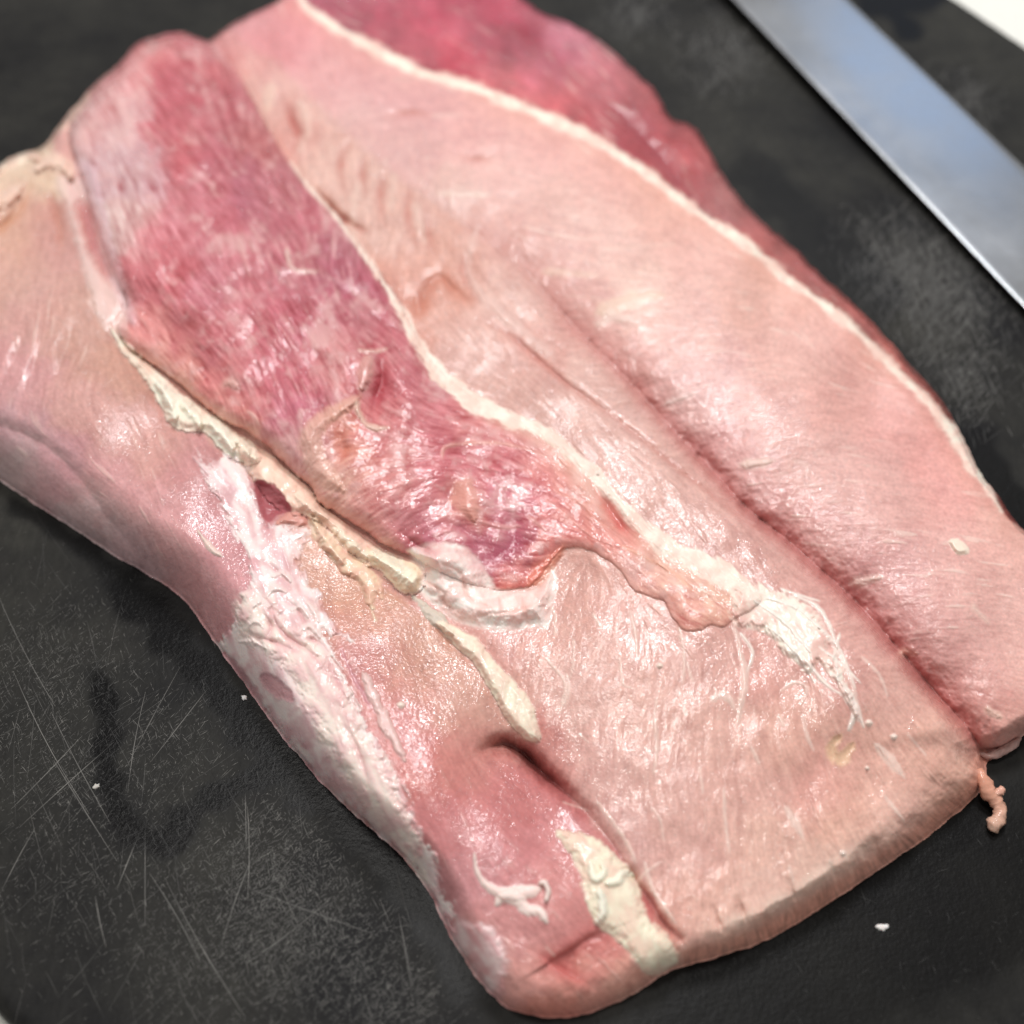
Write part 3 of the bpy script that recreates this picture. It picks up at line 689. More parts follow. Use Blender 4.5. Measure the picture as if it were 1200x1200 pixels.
for pts, dd in crk:
    crease(pts, [.2, dd, .2], 4, 4, 1.3, (206, 150, 152), 3)
for pts in ([(312, 700), (322, 690), (336, 694)], [(296, 712), (306, 704), (316, 712)], [(290, 735), (300, 728), (310, 736)], [(340, 716), (352, 712), (362, 724)], [(352, 738), (364, 734), (376, 748)], [(318, 676), (330, 672), (342, 682)], [(280, 752), (296, 752), (312, 760)], [(360, 706), (368, 716), (374, 730)]):
    ribbon(18, 'silverskin', pts, [5, 10, 5], .8, (238, 222, 216), 2.4, rough=.2, alpha=.7, soft=2.5)
# pink windows in the silverskin
for pts in ([(302, 792), (320, 790), (340, 806), (346, 824), (330, 820), (312, 808)], [(258, 764), (272, 770), (284, 786), (300, 806), (306, 822), (290, 804), (270, 780)], [(398, 752), (406, 772), (424, 806), (440, 836), (428, 820), (410, 790)]):
    layer(1, 'side_muscle', pts, -.5, (208, 148, 156), edge=5, ragged=2, soft=3, alpha=.85)
layer(19, 'silverskin', [(424, 788), (434, 796), (446, 820), (456, 842), (470, 870), (476, 890), (466, 884), (452, 862), (440, 838), (430, 812)], .6, (226, 200, 194), edge=4, ragged=2.4, rough=.33, alpha=.8, soft=2)
layer(20, 'silverskin', [(528, 1098), (536, 1078), (560, 1082), (578, 1088), (590, 1106), (592, 1138), (586, 1168), (570, 1156), (548, 1128)], .5, (230, 206, 204), edge=9, ragged=4.2, col2=(216, 170, 172), rough=.2, tex=fat_tex * .8, soft=6, mott=.75, hard=.1)
# dark red hole and shallow cuts in the side muscle
layer(1, 'side_muscle', [(298, 564), (318, 567), (334, 582), (342, 600), (328, 603), (316, 612), (307, 606), (302, 586)], -1.6, (172, 92, 98), edge=7, ragged=1.6, soft=1.6)
layer(1, 'side_muscle', [(330, 604), (345, 600), (360, 606), (358, 616), (336, 613), (322, 616)], 1.2, (214, 150, 140), edge=5, ragged=1.6)
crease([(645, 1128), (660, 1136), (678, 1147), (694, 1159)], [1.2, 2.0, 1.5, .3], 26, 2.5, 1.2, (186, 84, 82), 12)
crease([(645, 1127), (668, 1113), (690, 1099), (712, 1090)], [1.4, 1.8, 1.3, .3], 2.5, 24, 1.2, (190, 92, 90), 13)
layer(21, 'fat_fleck', [(232, 622), (240, 630), (252, 642), (262, 652), (254, 652), (242, 642)], .7, (230, 206, 196), edge=3, ragged=1.2, rough=.35)
# raised folds and pockets of the red flap
crease([(398, 505), (402, 525), (398, 545)], [.8, 2.6, .6], 11, 11, 1.5, (206, 112, 92), 9)
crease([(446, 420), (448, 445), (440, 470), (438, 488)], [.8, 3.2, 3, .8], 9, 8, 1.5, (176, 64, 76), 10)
crease([(560, 660), (585, 650), (604, 630), (600, 612)], [.3, .8, .9, .3], 14, 14, 1.5, (176, 78, 104), 13)
crease([(700, 575), (715, 598), (728, 616), (746, 632)], [.5, 2.2, 2.4, .6], 7, 8, 1.4, (206, 84, 84), 8)
crease([(520, 612), (545, 622), (560, 640)], [.5, 1.6, .6], 9, 9, 1.4, (180, 80, 104), 8)
crease([(240, 456), (262, 468), (252, 488)], [.3, 1.2, .3], 8, 8, 1.4)
crease([(470, 625), (492, 640), (510, 648)], [.6, 1.6, .6], 5, 5, 1.4, (186, 84, 96), 6)
crease([(205, 180), (235, 205), (262, 240)], [.3, 1.4, .4], 14, 14, 1.5)
crease([(330, 330), (352, 352), (372, 390)], [.4, 1.8, .4], 16, 16, 1.5)
FOLD = [([(402, 574), (382, 558), (369, 538), (364, 516), (371, 500), (388, 486), (408, 474), (422, 464)], [8, 14, 17, 16, 14, 11, 9, 5], 1.5, (230, 180, 166)),
        ([(418, 470), (420, 484), (428, 496), (440, 502), (456, 501)], [6, 7, 6, 7, 3], 1.2, (236, 206, 192)), ([(432, 418), (428, 436), (424, 458)], [8, 12, 6], 1.3, (222, 168, 162)),
        ([(518, 536), (522, 524), (545, 520), (580, 519), (610, 524), (640, 535)], [4, 5, 4, 4, 3, 2], .9, (232, 172, 164)), ([(548, 566), (544, 580), (552, 596), (556, 610)], [14, 20, 14, 5], 1.0, (224, 156, 144)),
        ([(336, 292), (338, 304), (342, 314), (356, 318), (372, 318)], [5, 5, 4, 5, 3], 1.0, (234, 200, 194)), ([(262, 452), (270, 448), (278, 455)], [4, 8, 4], .8, (226, 176, 170)), ([(420, 410), (440, 412), (455, 408)], [4, 6, 3], .9, (228, 186, 178)),
        ([(618, 604), (628, 612), (640, 622)], [3, 4, 3], .6, (226, 170, 168)), ([(290, 482), (298, 488), (304, 498)], [3, 4, 3], .7, (230, 184, 178)), ([(560, 610), (590, 618), (610, 616)], [4, 7, 4], .5, (216, 150, 150)),
        ([(650, 575), (680, 590), (700, 610), (720, 620)], [3, 4, 4, 3], .7, (224, 150, 140)), ([(730, 640), (760, 655), (790, 672), (810, 690)], [3, 5, 5, 3], .7, (232, 168, 150)), ([(720, 640), (690, 626), (660, 600), (640, 585)], [3, 4, 4, 3], .6, (222, 150, 144)),
        ([(622, 684), (638, 668), (652, 652), (660, 640)], [10, 12, 9, 4], 1.0, (230, 126, 104))]
for pts, ws, th, cl in FOLD:
    ribbon(4, 'red_flap', pts, [x * (1.7 if max(ws) > 7 else 1) for x in ws], th * .65, cl, 2.2, rough=.15, soft=5 if max(ws) > 7 else 2.4, alpha=.6)
# strands, painted glint streaks and flecks on the loin
GLINT_STREAK = [([(738, 716), (744, 740), (748, 772)], [4, 7, 3], .9), ([(770, 818), (767, 842), (770, 872), (766, 906)], [3, 5, 6, 4], 1.0), ([(796, 736), (802, 770), (800, 800)], [6, 5, 3], .9), ([(848, 924), (850, 960), (855, 1000)], [4, 5, 3], .9),
          ([(764, 946), (775, 962)], [3, 4], .7), ([(860, 735), (868, 760)], [6, 8], .8), ([(866, 762), (874, 790), (868, 826), (864, 850)], [6, 12, 10, 4], .9), ([(726, 770), (730, 800), (740, 806)], [3, 4, 3], .8), ([(640, 772), (662, 800), (658, 824)], [5, 6, 4], .8),
          ([(664, 790), (666, 812), (654, 836)], [4, 6, 3], .8), ([(672, 750), (672, 775), (668, 795)], [3, 3, 2], .6), ([(920, 945), (935, 970), (942, 985)], [8, 14, 4], .7), ([(880, 875), (890, 895)], [5, 5], .7), ([(912, 838), (918, 850)], [6, 6], .7),
          ([(640, 1110), (650, 1120)], [2, 2], .3), ([(774, 960), (778, 985)], [3, 2], .6), ([(975, 740), (985, 770), (1000, 806), (1010, 850)], [4, 6, 6, 3], .8), ([(960, 720), (972, 750), (996, 790)], [4, 4, 2], .7), ([(915, 810), (930, 800), (945, 806), (938, 826)], [3, 5, 5, 3], .9),
          ([(940, 838), (946, 862), (954, 880)], [5, 6, 3], .8), ([(1026, 872), (1048, 896), (1060, 912)], [10, 18, 6], .6), ([(1036, 932), (1050, 950), (1060, 962)], [4, 7, 4], .8), ([(985, 800), (996, 822), (1006, 846)], [6, 12, 5], .6), ([(835, 820), (850, 815), (862, 832)], [10, 14, 6], .5),
          ([(925, 1015), (930, 1035)], [4, 3], .6), ([(972, 1008), (978, 1022)], [4, 4], .6), ([(660, 940), (690, 950)], [2, 2], .3), ([(700, 940), (730, 980), (745, 1010)], [5, 8, 5], .7), ([(755, 1010), (764, 1040), (776, 1060), (792, 1082)], [4, 8, 7, 4], 1.0), ([(738, 1040), (760, 1020), (775, 1010)], [3, 4, 3], .7),
          ([(640, 700), (650, 720), (650, 745)], [4, 5, 3], .7), ([(1064, 860), (1085, 885)], [4, 3], .6), ([(1010, 770), (1030, 790), (1040, 815)], [4, 5, 3], .7), ([(678, 860), (690, 870)], [4, 3], .5), ([(820, 900), (824, 930)], [4, 3], .6), ([(805, 775), (812, 800)], [3, 3], .6), ([(695, 720), (705, 735)], [5, 5], .5)]
for pts, ws, th in GLINT_STREAK:
    ribbon(22, None, pts, [.75 * x for x in ws], th * .4, (240, 212, 202), 1.8, rough=.16, alpha=.6, soft=2, relabel=False)
for pts, ws, th, cl in [([(512, 226), (535, 227), (572, 228)], [5, 8, 4], .9, (238, 214, 202)), ([(508, 136), (540, 135)], [5, 4], .5, (230, 190, 184)), ([(700, 366), (740, 352), (778, 345)], [14, 22, 8], .7, (236, 208, 190)), ([(700, 380), (720, 372), (750, 376)], [8, 10, 4], .6, (232, 205, 196)),
                        ([(870, 545), (905, 540)], [14, 8], .8, (236, 212, 200)), ([(780, 474), (815, 460)], [10, 4], .7, (232, 206, 200)), ([(1000, 684), (1032, 676)], [14, 6], .7, (236, 208, 198)), ([(1055, 764), (1075, 766)], [10, 5], .8, (226, 180, 164)), ([(1155, 830), (1172, 840)], [9, 8], .8, (236, 206, 190)),
                        ([(930, 540), (945, 545), (946, 556)], [2, 3, 2], .6, (232, 200, 190)), ([(700, 292), (790, 286)], [4, 3], .3, (232, 192, 180)), ([(640, 318), (700, 322)], [10, 6], .4, (230, 196, 180)), ([(1140, 710), (1158, 730)], [6, 4], .5, (232, 200, 188)), ([(420, 215), (412, 260), (420, 290)], [7, 9, 4], .6, (226, 192, 180)),
                        ([(462, 205), (458, 245)], [7, 6], .6, (226, 192, 180)), ([(486, 240), (498, 285)], [7, 5], .6, (226, 192, 180)), ([(560, 265), (548, 310), (560, 340), (590, 370), (625, 400), (650, 420)], [5, 9, 10, 12, 14, 8], .9, (226, 190, 182)), ([(352, 120), (360, 150), (350, 178)], [10, 10, 6], 1.0, (230, 196, 184)),
                        ([(1000, 872), (985, 890), (975, 878), (985, 862)], [8, 16, 14, 8], -.8, (232, 196, 156)), ([(318, 100), (312, 130)], [12, 10], .9, (228, 192, 176))]:
    ribbon(22, None, pts, ws, th * .5, cl, 2.4, rough=.2, alpha=.55, soft=4, relabel=False)
for kf, (u, v, r) in enumerate([(1019, 847, 4.5), (1048, 863, 4), (988, 1000, 4.2), (1016, 900, 2.5), (773, 780, 3.5), (700, 555, 3), (470, 826, 5)]):
    layer(30 + kf, 'fat_fleck', [(u - r, v), (u, v - r), (u + r, v), (u, v + r)], .9, (238, 218, 206), edge=r, ragged=.8, rough=.3)
layer(23, 'fat_fleck', [(1112, 634), (1122, 631), (1134, 640), (1136, 648), (1126, 650), (1117, 645)], 1.2, (240, 222, 204), edge=5, ragged=1.0, rough=.35)
# cream rind of the front cut edge
w = window(NEAR[28:40], 60)
d = DN[w]
inr = (DNP[w] > .66) & (DNP[w] < .92) & (LABEL[w] == 0)
face = (1 - sstep(10, 26, d)) * inr
colr[w] = mix(colr[w], np.broadcast_to(lin((224, 152, 134)), colr[w].shape) * (1 + .18 * N1[w] + .15 * LF[w])[..., None], .65 * face)
inr = inr * sstep(810, 870, UU[w]) * (1 - sstep(990, 1040, UU[w]))
rim = np.exp(-((d - 34) / 9) ** 2) * inr * np.clip(.75 + .6 * N5[w], 0, 1)
colr[w] = mix(colr[w], np.broadcast_to(lin((246, 216, 202)), colr[w].shape), .6 * rim)
for u, v in [(980, 1030), (930, 1048), (870, 1068), (1030, 1000), (842, 1080)]:
    crease([(u - 6, v - 16), (u, v), (u + 6, v + 14)], [.4, 1.2, .6], 3, 3, 1.4)
# kill relief where the sheet meets the board
H = np.maximum(H, 0.05)
H = H * sstep(-1.0, 5, SD) + 0.02
print("layers", round(time.time() - T0, 1))

# ------------------------------------------------------------------ materials


def nt(mat):
    mat.use_nodes = True
    n = mat.node_tree.nodes; l = mat.node_tree.links
    return n, l, n["Principled BSDF"]


def add(n, typ, **kw):
    x = n.new(typ)
    for k, v in kw.items():
        if k in x.inputs:
            x.inputs[k].default_value = v
        else:
            setattr(x, k, v)
    return x


def meat_material(name, sss, scale, micro):
    m = bpy.data.materials.new(name)
    n, l, b = nt(m)
    a = add(n, "ShaderNodeAttribute", attribute_name="Col")
    l.new(a.outputs["Color"], b.inputs["Base Color"])
    r = add(n, "ShaderNodeAttribute", attribute_name="Rgh")
    tc = add(n, "ShaderNodeTexCoord")
    n1 = add(n, "ShaderNodeTexNoise", Scale=1050.0, Detail=1.0, Roughness=0.5, Distortion=0.6)
    n2 = add(n, "ShaderNodeTexNoise", Scale=520.0, Detail=1.0, Roughness=0.5)
    n3 = add(n, "ShaderNodeTexNoise", Scale=90.0, Detail=3.0)
    for x in (n1, n2, n3):
        l.new(tc.outputs["Object"], x.inputs["Vector"])
    mr = add(n, "ShaderNodeMapRange")
    mr.inputs[1].default_value = .3; mr.inputs[2].default_value = .7; mr.inputs[3].default_value = .06; mr.inputs[4].default_value = .26
    l.new(n3.outputs["Fac"], mr.inputs[0])
    ad = add(n, "ShaderNodeMath", operation='ADD')
    l.new(r.outputs["Fac"], ad.inputs[0]); l.new(mr.outputs[0], ad.inputs[1])
    l.new(ad.outputs[0], b.inputs["Roughness"])
    b1 = add(n, "ShaderNodeBump", Strength=1.0, Distance=0.00008 * micro)
    b3 = add(n, "ShaderNodeBump", Strength=1.0, Distance=0.00026 * micro)
    l.new(n1.outputs["Fac"], b3.inputs["Height"])
    b2 = add(n, "ShaderNodeBump", Strength=1.0, Distance=0.00002)
    l.new(n1.outputs["Fac"], b1.inputs["Height"]); l.new(n2.outputs["Fac"], b2.inputs["Height"])
    l.new(b1.outputs[0], b2.inputs["Normal"]); l.new(b2.outputs[0], b.inputs["Normal"])
    # the film of juice on the flesh
    l.new(b3.outputs[0], b.inputs["Coat Normal"])
    cw = add(n, "ShaderNodeMath", operation='MULTIPLY_ADD')
    cw.inputs[1].default_value = -2.2; cw.inputs[2].default_value = 1.25
    cw.use_clamp = True
    l.new(r.outputs["Fac"], cw.inputs[0])
    n4 = add(n, "ShaderNodeTexNoise", Scale=55.0, Detail=4.0, Roughness=.65)
    l.new(tc.outputs["Object"], n4.inputs["Vector"])
    m4 = add(n, "ShaderNodeMapRange")
    m4.inputs[1].default_value = .38; m4.inputs[2].default_value = .66; m4.inputs[3].default_value = .25; m4.inputs[4].default_value = .9
    l.new(n4.outputs["Fac"], m4.inputs[0])
    m5 = add(n, "ShaderNodeMath", operation='MULTIPLY')
    l.new(cw.outputs[0], m5.inputs[0]); l.new(m4.outputs[0], m5.inputs[1])
    l.new(m5.outputs[0], b.inputs["Coat Weight"])
    b.inputs["Coat Roughness"].default_value = 0.06
    b.inputs["Specular IOR Level"].default_value = 0.26
    b.inputs["Coat IOR"].default_value = 1.5
    b.inputs["IOR"].default_value = 1.42
    b.inputs["Subsurface Weight"].default_value = sss
    b.inputs["Subsurface Radius"].default_value = (1.0, 0.35, 0.25)
    b.inputs["Subsurface Scale"].default_value = scale
    return m


MEAT = meat_material("wet_raw_meat", .14, .0022, 1.0)
FAT = meat_material("waxy_fat", .12, .0016, .6)

# ------------------------------------------------------------------ build the meat parts from the relief
keep = SD > -0.75 * STEP
gy, gx = np.gradient(SD, vs, us)
gm = np.hypot(gx, gy) + 1e-6
sn = (keep & (SD < 0.45 * STEP))
PU = UU - np.where(sn, SD * gx / gm ** 2, 0); PV = VV - np.where(sn, SD * gy / gm ** 2, 0)
POS = unproj(PU, PV, H / 1000.0)
du = np.gradient(POS, axis=1); dv = np.gradient(POS, axis=0)
NRM = np.cross(dv, du)
NRM /= np.linalg.norm(NRM, axis=2, keepdims=True) + 1e-12
if NRM[NV // 2, NU // 2, 2] < 0:
    NRM = -NRM
ORG = np.array([0.0, 0.02, 0.0])
lean = blur((LABEL <= 4).astype(float), 1.5)
colr = colr * (1 + lean[..., None] * np.array([-.05, -.015, -.04]))
colr = colr * (1 - (1 - lean)[..., None] * np.array([0, .025, .03]))
fl_ = blur((LABEL == 4).astype(float), 1.5)[..., None]; sd_ = blur((LABEL == 1).astype(float), 1.5)[..., None]
colr = np.clip(colr * (1 + fl_ * np.array([-.03, .0, -.05]) + sd_ * np.array([-.01, .005, .0])), 0.01, 0.86)
cell = keep[:-1, :-1] & keep[1:, :-1] & keep[:-1, 1:] & keep[1:, 1:]
clab = LABEL[:-1, :-1]
meat = thing("pork_loin", "raw pork loin opened out flat on the black cutting board", "meat", tuple(ORG))
idx = np.arange(NV * NU).reshape(NV, NU)


def part_from(mask_cells, name):
    js, is_ = np.nonzero(mask_cells)
    q = np.stack([idx[js, is_], idx[js + 1, is_], idx[js + 1, is_ + 1], idx[js, is_ + 1]], 1)
    used, inv = np.unique(q, return_inverse=True)
    V = POS.reshape(-1, 3)[used] - ORG
    Nn = NRM.reshape(-1, 3)[used]; Cc = colr.reshape(-1, 3)[used]; Rr = ROUGH.ravel()[used]
    F = inv.reshape(-1, 4)
    return V, F, Nn, Cc, Rr


# vertical skirt down to the board along the outline
def skirt_edges():
    E = []
    up = np.zeros_like(cell); up[1:] = cell[:-1]
    dn = np.zeros_like(cell); dn[:-1] = cell[1:]
    lf = np.zeros_like(cell); lf[:, 1:] = cell[:, :-1]
    rt = np.zeros_like(cell); rt[:, :-1] = cell[:, 1:]
    for m, (a, b) in ((cell & ~up, ((0, 1), (0, 0))), (cell & ~dn, ((1, 0), (1, 1))), (cell & ~lf, ((0, 0), (1, 0))), (cell & ~rt, ((1, 1), (0, 1)))):
        j, i = np.nonzero(m)
        E.append((j, i, idx[j + a[0], i + a[1]], idx[j + b[0], i + b[1]]))
    return E


SK = skirt_edges()
keys = [k for k in np.unique(clab[cell])]
parts = {}
for k in keys:
    nm = NAMES[k]
    parts.setdefault((k if k > 3 else k), []).append(k)
for k in keys:
    m = cell & (clab == k)
    if m.sum() < 12:
        continue
    V, F, Nn, Cc, Rr = part_from(m, NAMES[k])
    # skirts that belong to this part
    sv, sf = [], []
    base = len(V)
    for j, i, a, b in SK:
        s = clab[j, i] == k
        a, b = a[s], b[s]
        if len(a) == 0:
            continue
        pa, pb = POS.reshape(-1, 3)[a] - ORG, POS.reshape(-1, 3)[b] - ORG
        ga, gb = pa.copy(), pb.copy(); ga[:, 2] = 0.00002; gb[:, 2] = 0.00002
        n0 = base + sum(len(x) for x in sv)
        blk = np.concatenate([pa, pb, gb, ga]); L = len(a)
        sv.append(blk)
        sf.append(np.stack([n0 + L + np.arange(L), n0 + np.arange(L), n0 + 3 * L + np.arange(L), n0 + 2 * L + np.arange(L)], 1))
        ca, cb = colr.reshape(-1, 3)[a], colr.reshape(-1, 3)[b]
        Cc = np.concatenate([Cc, ca, cb, cb, ca])
        Rr = np.concatenate([Rr, np.full(4 * L, .3)])
        tang = pb - pa
        hn = np.stack([-tang[:, 1], tang[:, 0], np.zeros(L)], 1)
        cen = (POS.reshape(-1, 3)[idx[j[s], i[s]]] - ORG) - pa
        hn *= -np.sign((hn * cen).sum(1, keepdims=True) + 1e-15)
        hn /= np.linalg.norm(hn, axis=1, keepdims=True) + 1e-9
        Nn = np.concatenate([Nn, hn, hn, hn, hn])
    if sv:
        V = np.concatenate([V] + sv); F = np.concatenate([F] + sf)
    new_mesh(NAMES[k], V, F, MEAT if k <= 4 else FAT, meat, attrs={"Col": Cc, "Rgh": Rr}, normals=Nn)
print("meat", round(time.time() - T0, 1), int(cell.sum()))

# ------------------------------------------------------------------ cutting board


def project(P):
    """photo pixel of world points"""
    q = np.asarray(P, float) - cC
    w = q @ cF
    return 600 + FPX * (q @ cR) / w, 600 - FPX * (q @ cU) / w


def sd_meat(u, v):
    """signed outline distance at photo pixels (negative off the meat)"""
    iu = np.clip(np.searchsorted(us, u), 0, NU - 1); iv = np.clip(np.searchsorted(vs, v), 0, NV - 1)
    r = SD[iv, iu]
    return np.where((u < us[0]) | (u > us[-1]) | (v < vs[0]) | (v > vs[-1]), -200, r)


BO = [(-129, -129), (-123, -137), (-113.5, -144.5), (-98, -152), (-75, -157), (0, -162), (150, -165), (190, -160), (215, -140), (228, -100), (235, 0), (236, 200), (240, 225), (239, 247), (230, 266), (217, 290),
      (204, 313), (190, 336), (172, 356), (140, 366), (80, 374), (-150, 380), (-235, 372), (-268, 350), (-280, 310), (-265, 200), (-200, 0), (-150, -90)]
bo = crom(BO, True, 5)
bs = 1.3
bx = np.arange(-284, 241, bs); by = np.arange(-170, 386, bs)
BX, BY = np.meshgrid(bx, by)
bd, _, _ = seg_dist(BX, BY, np.vstack([bo, bo[:1]]))
bd = np.where(inside(BX, BY, bo), bd, -bd)
gy_, gx_ = np.gradient(bd, by, bx)
sn_ = (np.abs(bd) < .75 * bs)
BXs = BX - np.where(sn_, bd * gx_, 0); BYs = BY - np.where(sn_, bd * gy_, 0)
bdz = np.clip(np.where(sn_, 0, bd), 0, 3.0)
BZ = -1.6 * (1 - np.sqrt(1 - (1 - bdz / 3.0) ** 2))
bk = bd > -.75 * bs
bu, bv = project(np.stack([BX, BY, 0 * BX], -1).reshape(-1, 3) / 1000)
bu = bu.reshape(BX.shape); bv = bv.reshape(BX.shape)


def wet_and_dark(u, v):
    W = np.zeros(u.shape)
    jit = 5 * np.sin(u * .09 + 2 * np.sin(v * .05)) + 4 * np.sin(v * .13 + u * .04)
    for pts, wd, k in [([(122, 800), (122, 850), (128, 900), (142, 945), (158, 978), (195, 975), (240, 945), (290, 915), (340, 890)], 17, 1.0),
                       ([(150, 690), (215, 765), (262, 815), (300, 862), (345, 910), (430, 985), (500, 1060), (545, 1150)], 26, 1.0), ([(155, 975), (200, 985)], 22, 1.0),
                       ([(1010, -15), (1050, 0), (1085, -12)], 26, 1.0), ([(1045, 8), (1057, 30)], 20, 1.0), ([(830, 1140), (940, 1090), (1060, 1020), (1150, 950)], 26, .8), ([(880, 200), (950, 270), (1030, 350)], 30, .6),  # begins with the near-black blot painted beside the knife's spine
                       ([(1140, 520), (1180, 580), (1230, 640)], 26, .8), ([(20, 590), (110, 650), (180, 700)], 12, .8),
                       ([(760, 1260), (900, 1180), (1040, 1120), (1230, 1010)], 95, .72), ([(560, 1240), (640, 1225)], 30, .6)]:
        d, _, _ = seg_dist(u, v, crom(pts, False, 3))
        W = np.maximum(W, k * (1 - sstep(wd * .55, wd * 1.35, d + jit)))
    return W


WET_DARK = wet_and_dark(bu, bv)
_wu, _wv = np.meshgrid(np.arange(-60, 1264, 4.0), np.arange(-60, 1264, 4.0))
_WG = wet_and_dark(_wu, _wv)


def wet_dark_at(u, v):
    return _WG[np.clip(((v + 60) / 4).astype(int), 0, _WG.shape[0] - 1), np.clip(((u + 60) / 4).astype(int), 0, _WG.shape[1] - 1)]


bcell = bk[:-1, :-1] & bk[1:, :-1] & bk[:-1, 1:] & bk[1:, 1:]
bidx = np.arange(BX.size).reshape(BX.shape)
js, is_ = np.nonzero(bcell)
BQ = np.stack([bidx[js, is_], bidx[js, is_ + 1], bidx[js + 1, is_ + 1], bidx[js + 1, is_]], 1)
bused, binv = np.unique(BQ, return_inverse=True)
BV = np.stack([BXs, BYs, BZ], -1).reshape(-1, 3)[bused] / 1000
BF = binv.reshape(-1, 4)
# side wall and underside from the smooth outline
TH = 0.012
rings = []
for off, z in ((0, -0.0016), (0.6, -0.003), (0.6, -TH + .0015), (-1.0, -TH)):
    c = bo.mean(0)
    tg = np.roll(bo, -1, 0) - np.roll(bo, 1, 0)
    nrm = np.stack([tg[:, 1], -tg[:, 0]], 1) / np.linalg.norm(tg, axis=1, keepdims=True)
    rings.append(np.concatenate([(bo + nrm * off) / 1000, np.full((len(bo), 1), z)], 1))
n0 = len(BV); nb = len(bo)
BV = np.concatenate([BV] + rings)
sq = []
for k in range(3):
    a = n0 + k * nb + np.arange(nb); b = n0 + k * nb + (np.arange(nb) + 1) % nb
    sq.append(np.stack([a, a + nb, b + nb, b], 1))
BF = np.concatenate([BF] + sq)
bw = np.concatenate([WET_DARK.ravel()[bused], np.zeros(4 * nb)])


def board_material():
    m = bpy.data.materials.new("worn_black_plastic")
    n, l, b = nt(m)
    tc = add(n, "ShaderNodeTexCoord")
    wet = add(n, "ShaderNodeAttribute", attribute_name="wet")  # wet patches, and the black blot behind the knife
    n1 = add(n, "ShaderNodeTexNoise", Scale=16.0, Detail=5.0, Roughness=0.62)
    n2 = add(n, "ShaderNodeTexNoise", Scale=900.0, Detail=3.0, Roughness=0.7)
    mp = add(n, "ShaderNodeMapping")
    mp.inputs["Rotation"].default_value = (0, 0, .9); mp.inputs["Scale"].default_value = (1, .45, 1)
    l.new(tc.outputs["Object"], mp.inputs[0])
    n3 = add(n, "ShaderNodeTexNoise", Scale=420.0, Detail=5.0, Roughness=.75)
    l.new(mp.outputs[0], n3.inputs["Vector"])
    for x in (n1, n2):
        l.new(tc.outputs["Object"], x.inputs["Vector"])
    r1 = add(n, "ShaderNodeValToRGB")
    r1.color_ramp.elements[0].position = .36; r1.color_ramp.elements[0].color = (.0085, .0083, .0086, 1)
    r1.color_ramp.elements[1].position = .68; r1.color_ramp.elements[1].color = (.030, .0288, .0245, 1)
    l.new(n1.outputs["Fac"], r1.inputs[0])
    mu = add(n, "ShaderNodeMath", operation='MULTIPLY_ADD')
    l.new(n3.outputs["Fac"], mu.inputs[0]); mu.inputs[1].default_value = 1.3; mu.inputs[2].default_value = .35
    mx = add(n, "ShaderNodeVectorMath", operation='SCALE')
    l.new(r1.outputs[0], mx.inputs[0]); l.new(mu.outputs[0], mx.inputs["Scale"])
    # fine dust of wear marks gathered in patches
    mp2 = add(n, "ShaderNodeMapping")
    mp2.inputs["Rotation"].default_value = (0, 0, -.75); mp2.inputs["Scale"].default_value = (1, .35, 1)
    l.new(tc.outputs["Object"], mp2.inputs[0])
    n5 = add(n, "ShaderNodeTexNoise", Scale=2600.0, Detail=2.0, Roughness=.6)
    l.new(mp2.outputs[0], n5.inputs["Vector"])
    n6 = add(n, "ShaderNodeTexNoise", Scale=30.0, Detail=5.0, Roughness=.7)
    l.new(tc.outputs["Object"], n6.inputs["Vector"])
    t5 = add(n, "ShaderNodeMapRange"); t5.inputs[1].default_value = .60; t5.inputs[2].default_value = .74
    l.new(n5.outputs["Fac"], t5.inputs[0])
    t6 = add(n, "ShaderNodeMapRange"); t6.inputs[1].default_value = .50; t6.inputs[2].default_value = .72
    l.new(n6.outputs["Fac"], t6.inputs[0])
    t7 = add(n, "ShaderNodeMath", operation='MULTIPLY')
    l.new(t5.outputs[0], t7.inputs[0]); l.new(t6.outputs[0], t7.inputs[1])
    wm = add(n, "ShaderNodeMix", data_type='RGBA')
    l.new(t7.outputs[0], wm.inputs[0]); l.new(mx.outputs[0], wm.inputs[6]); wm.inputs[7].default_value = (.13, .125, .11, 1)
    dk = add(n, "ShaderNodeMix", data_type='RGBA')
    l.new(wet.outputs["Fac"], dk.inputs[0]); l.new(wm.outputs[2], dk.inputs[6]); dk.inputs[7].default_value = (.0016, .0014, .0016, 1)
    l.new(dk.outputs[2], b.inputs["Base Color"])
    rr = add(n, "ShaderNodeMapRange")
    rr.inputs[3].default_value = .55; rr.inputs[4].default_value = .30
    l.new(wet.outputs["Fac"], rr.inputs[0]); l.new(rr.outputs[0], b.inputs["Roughness"])
    bp = add(n, "ShaderNodeBump", Strength=.35, Distance=.0003)
    n7 = add(n, "ShaderNodeTexNoise", Scale=260.0, Detail=3.0, Roughness=.6)
    l.new(tc.outputs["Object"], n7.inputs["Vector"])
    sm = add(n, "ShaderNodeMath", operation='ADD')
    l.new(n2.outputs["Fac"], sm.inputs[0]); l.new(n7.outputs["Fac"], sm.inputs[1])
    l.new(sm.outputs[0], bp.inputs["Height"]); l.new(bp.outputs[0], b.inputs["Normal"])
    b.inputs["Specular IOR Level"].default_value = .10
    return m


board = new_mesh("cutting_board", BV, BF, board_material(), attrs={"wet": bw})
tag(board, "worn black plastic cutting board full of knife scratches under the meat", "cutting board")

# knife scratches: pale raised burrs in the plastic
R3 = random.Random(11)
sv, sf, sc_ = [], [], []


